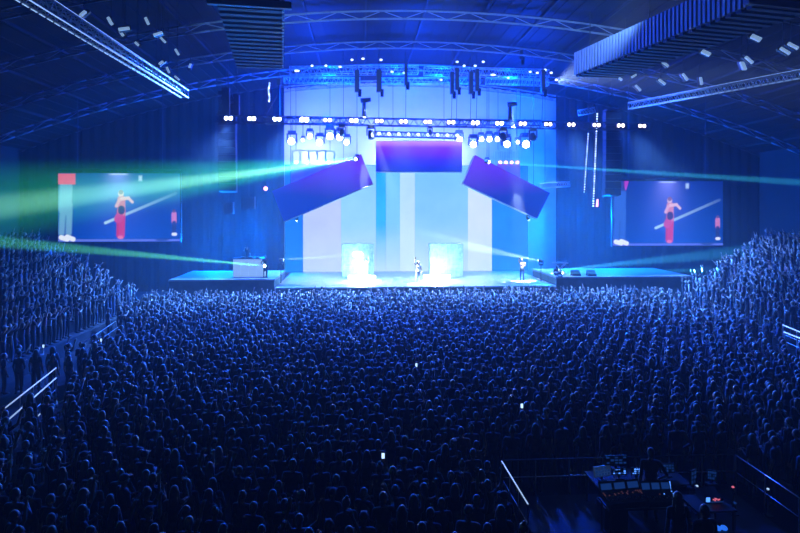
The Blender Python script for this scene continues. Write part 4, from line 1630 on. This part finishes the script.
# low beams on the keyboard wing
beam(P(556, 270, 46.5) , PT(760, 250, 50), (.05, .5, 1.0), 1.9e6, 5, 'moving head throwing low blue beams from the keyboard wing', 'lens_white', .6, hang=False)
beam(P(560, 273, 46.3), PT(760, 269, 44), (.05, .62, 1.0), 2.8e6, 2.2, 'moving head throwing a flat cyan beam from the edge of the keyboard wing', 'lens_white', .6, hang=False)
beam(P(541, 261, 48.6), P(420, 236, 56.8), (.50, .8, 1.0), 8e5, 9, 'moving head throwing a white beam back across the stage', 'lens_white', .6, hang=False)
beam(P(281, 260, 48.6), P(430, 249, 56.8), (.45, .8, 1.0), 8e5, 4, 'moving head throwing a white beam across from beside the DJ booth', 'lens_white', .6, hang=False)

# small lamps on the lower tips of the tilted panels
beam(P(528, 218.5, 48.4), P(549, 264, 48.6), (.35, .6, 1.0), 1.6e5, 5, 'small lamp under the low end of the keyboard side panel', 'lens_white', .8, .6)
beam(P(297, 219.3, 48.4), P(283, 262, 48.6), (.2, .5, 1.0), 8.0e4, 5, 'small lamp under the low end of the DJ side panel', 'lens_white', .8, .5)

# blue washes from the front truss into the house and over the crowd
for px, w in ((240, 2.8e4), (300, 4.2e4), (360, 4.8e4), (420, 4.8e4), (480, 4.2e4), (540, 4.2e4), (610, 2.8e4)):
    p = truss_pt(px) + Vector((0, -1.0, -.2))
    lamp('SPOT', 'truss_wash', p, (.025, .11, 1.0), w, None, (p.x + (p.x - XC) * .42, 31, 0), 56, 1.0, .3)
# white-blue kick over the first rows from the rear wash lights
for px in (300, 335, 478, 520):
    p = P(px, 140, RY) + Vector((0, -.9, -.1))
    lamp('SPOT', 'rear_wash', p, SKYB, 1.5e4, None, (p.x + (p.x - XC) * .8, 36, 0), 80, .9, .4)
# added spots hidden behind the backdrop light the back wall
for px in (310, 385, 450):
    p = P(px, 200, 58.6)
    lamp('SPOT', 'wall_fill', (p.x, 57.9, 12.2), (.17, .21, 1.0), 5600, None, (p.x, BACK, 15.5), 150, .9, .4)
# added bare point lamps high in the rig, colouring the haze blue
for px in (320, 420, 520):
    p = P(px, 100, 48.5)
    lamp('POINT', 'rig_glow', p, BLUE, 17000, size=.5)

# followspots on the truss light the performers; white wash falls on the deck
for px, tx, ty, w in ((364, 418, 284, 2.4e5), (510, 522, 281, 2.6e5), (364, 366, 279, 8.0e4)):
    p = truss_pt(px) + Vector((0, -.7, 1.3))
    q = PZ(tx, ty, SZ)
    lamp('SPOT', 'followspot', p, (.50, .72, 1.0), w, None, (q.x, q.y, SZ + 1.0), 9, .4, .1)
for px in (300, 350, 400, 450, 500, 540):
    p = P(px, 150, 49.3)
    lamp('SPOT', 'deck_wash', (p.x, 50.0, 13.2), (.50, .76, 1.0), 4500, None, (p.x, 49.0, SZ), 70, .9, .3)

# added spots without fixtures brighten the slatted duct and the pale side trusses
p = P(546, 74, UY) + Vector((.4, -1.0, -.9))
lamp('SPOT', 'duct_fill', p, (.36, .56, 1.0), 1.1e5, None, PZ(640, 50, 16.6), 24, .8, .2)
p = truss_pt(600) + Vector((0, -.8, .3))
lamp('SPOT', 'right_truss_fill', p, (.06, .25, 1.0), 1.0e4, None, PZ(720, 90, 14.5), 30, .7, .2)
p = truss_pt(232) + Vector((0, -.8, .3))
lamp('SPOT', 'left_truss_fill', p, (.06, .25, 1.0), 5.0e3, None, PZ(120, 55, 14.6), 26, .7, .2)
# sky-blue kick onto the first rows
for px in (235, 290, 345, 400, 455, 510, 565, 625):
    p = truss_pt(px) + Vector((0, -1.0, -.3))
    lamp('SPOT', 'front_wash', p, (.10, .32, 1.0), 3.8e4, None, (p.x + (p.x - XC) * .35, 41.0, 0), 58, .9, .3)

# added spots without fixtures on both wings, tinting the haze blue
for x, tx, w in ((wr0 + 1.2, wr0 + 14, 2.6e4), (wl1 - 3.4, wl1 - 13, 1.6e4)):
    lamp('SPOT', 'wing_fill', (x, 50.8, WZ + .5), (0.0, .13, 1.0), w, None, (tx, 50, 5.6), 62, .9, .3)
for px, py, w in ((215, 245, 4500), (252, 228, 6500), (262, 240, 4500), (545, 235, 4500), (575, 215, 6500), (610, 240, 4500)):
    lamp('POINT', 'side_glow', P(px, py, 53.6), (0.0, .16, 1.0), w, None, size=.5)  # added point lamps in mid-air, blue glow for the haze beside the stage
# added spots out of view under the roof brighten the arched truss chords
for x in (XC - 9, XC, XC + 9):
    lamp('SPOT', 'roof_fill', (x, 27.0, 18.3), (.17, .42, 1.0), 5600, None, (x, 40, 19.9), 62, .9, .3)
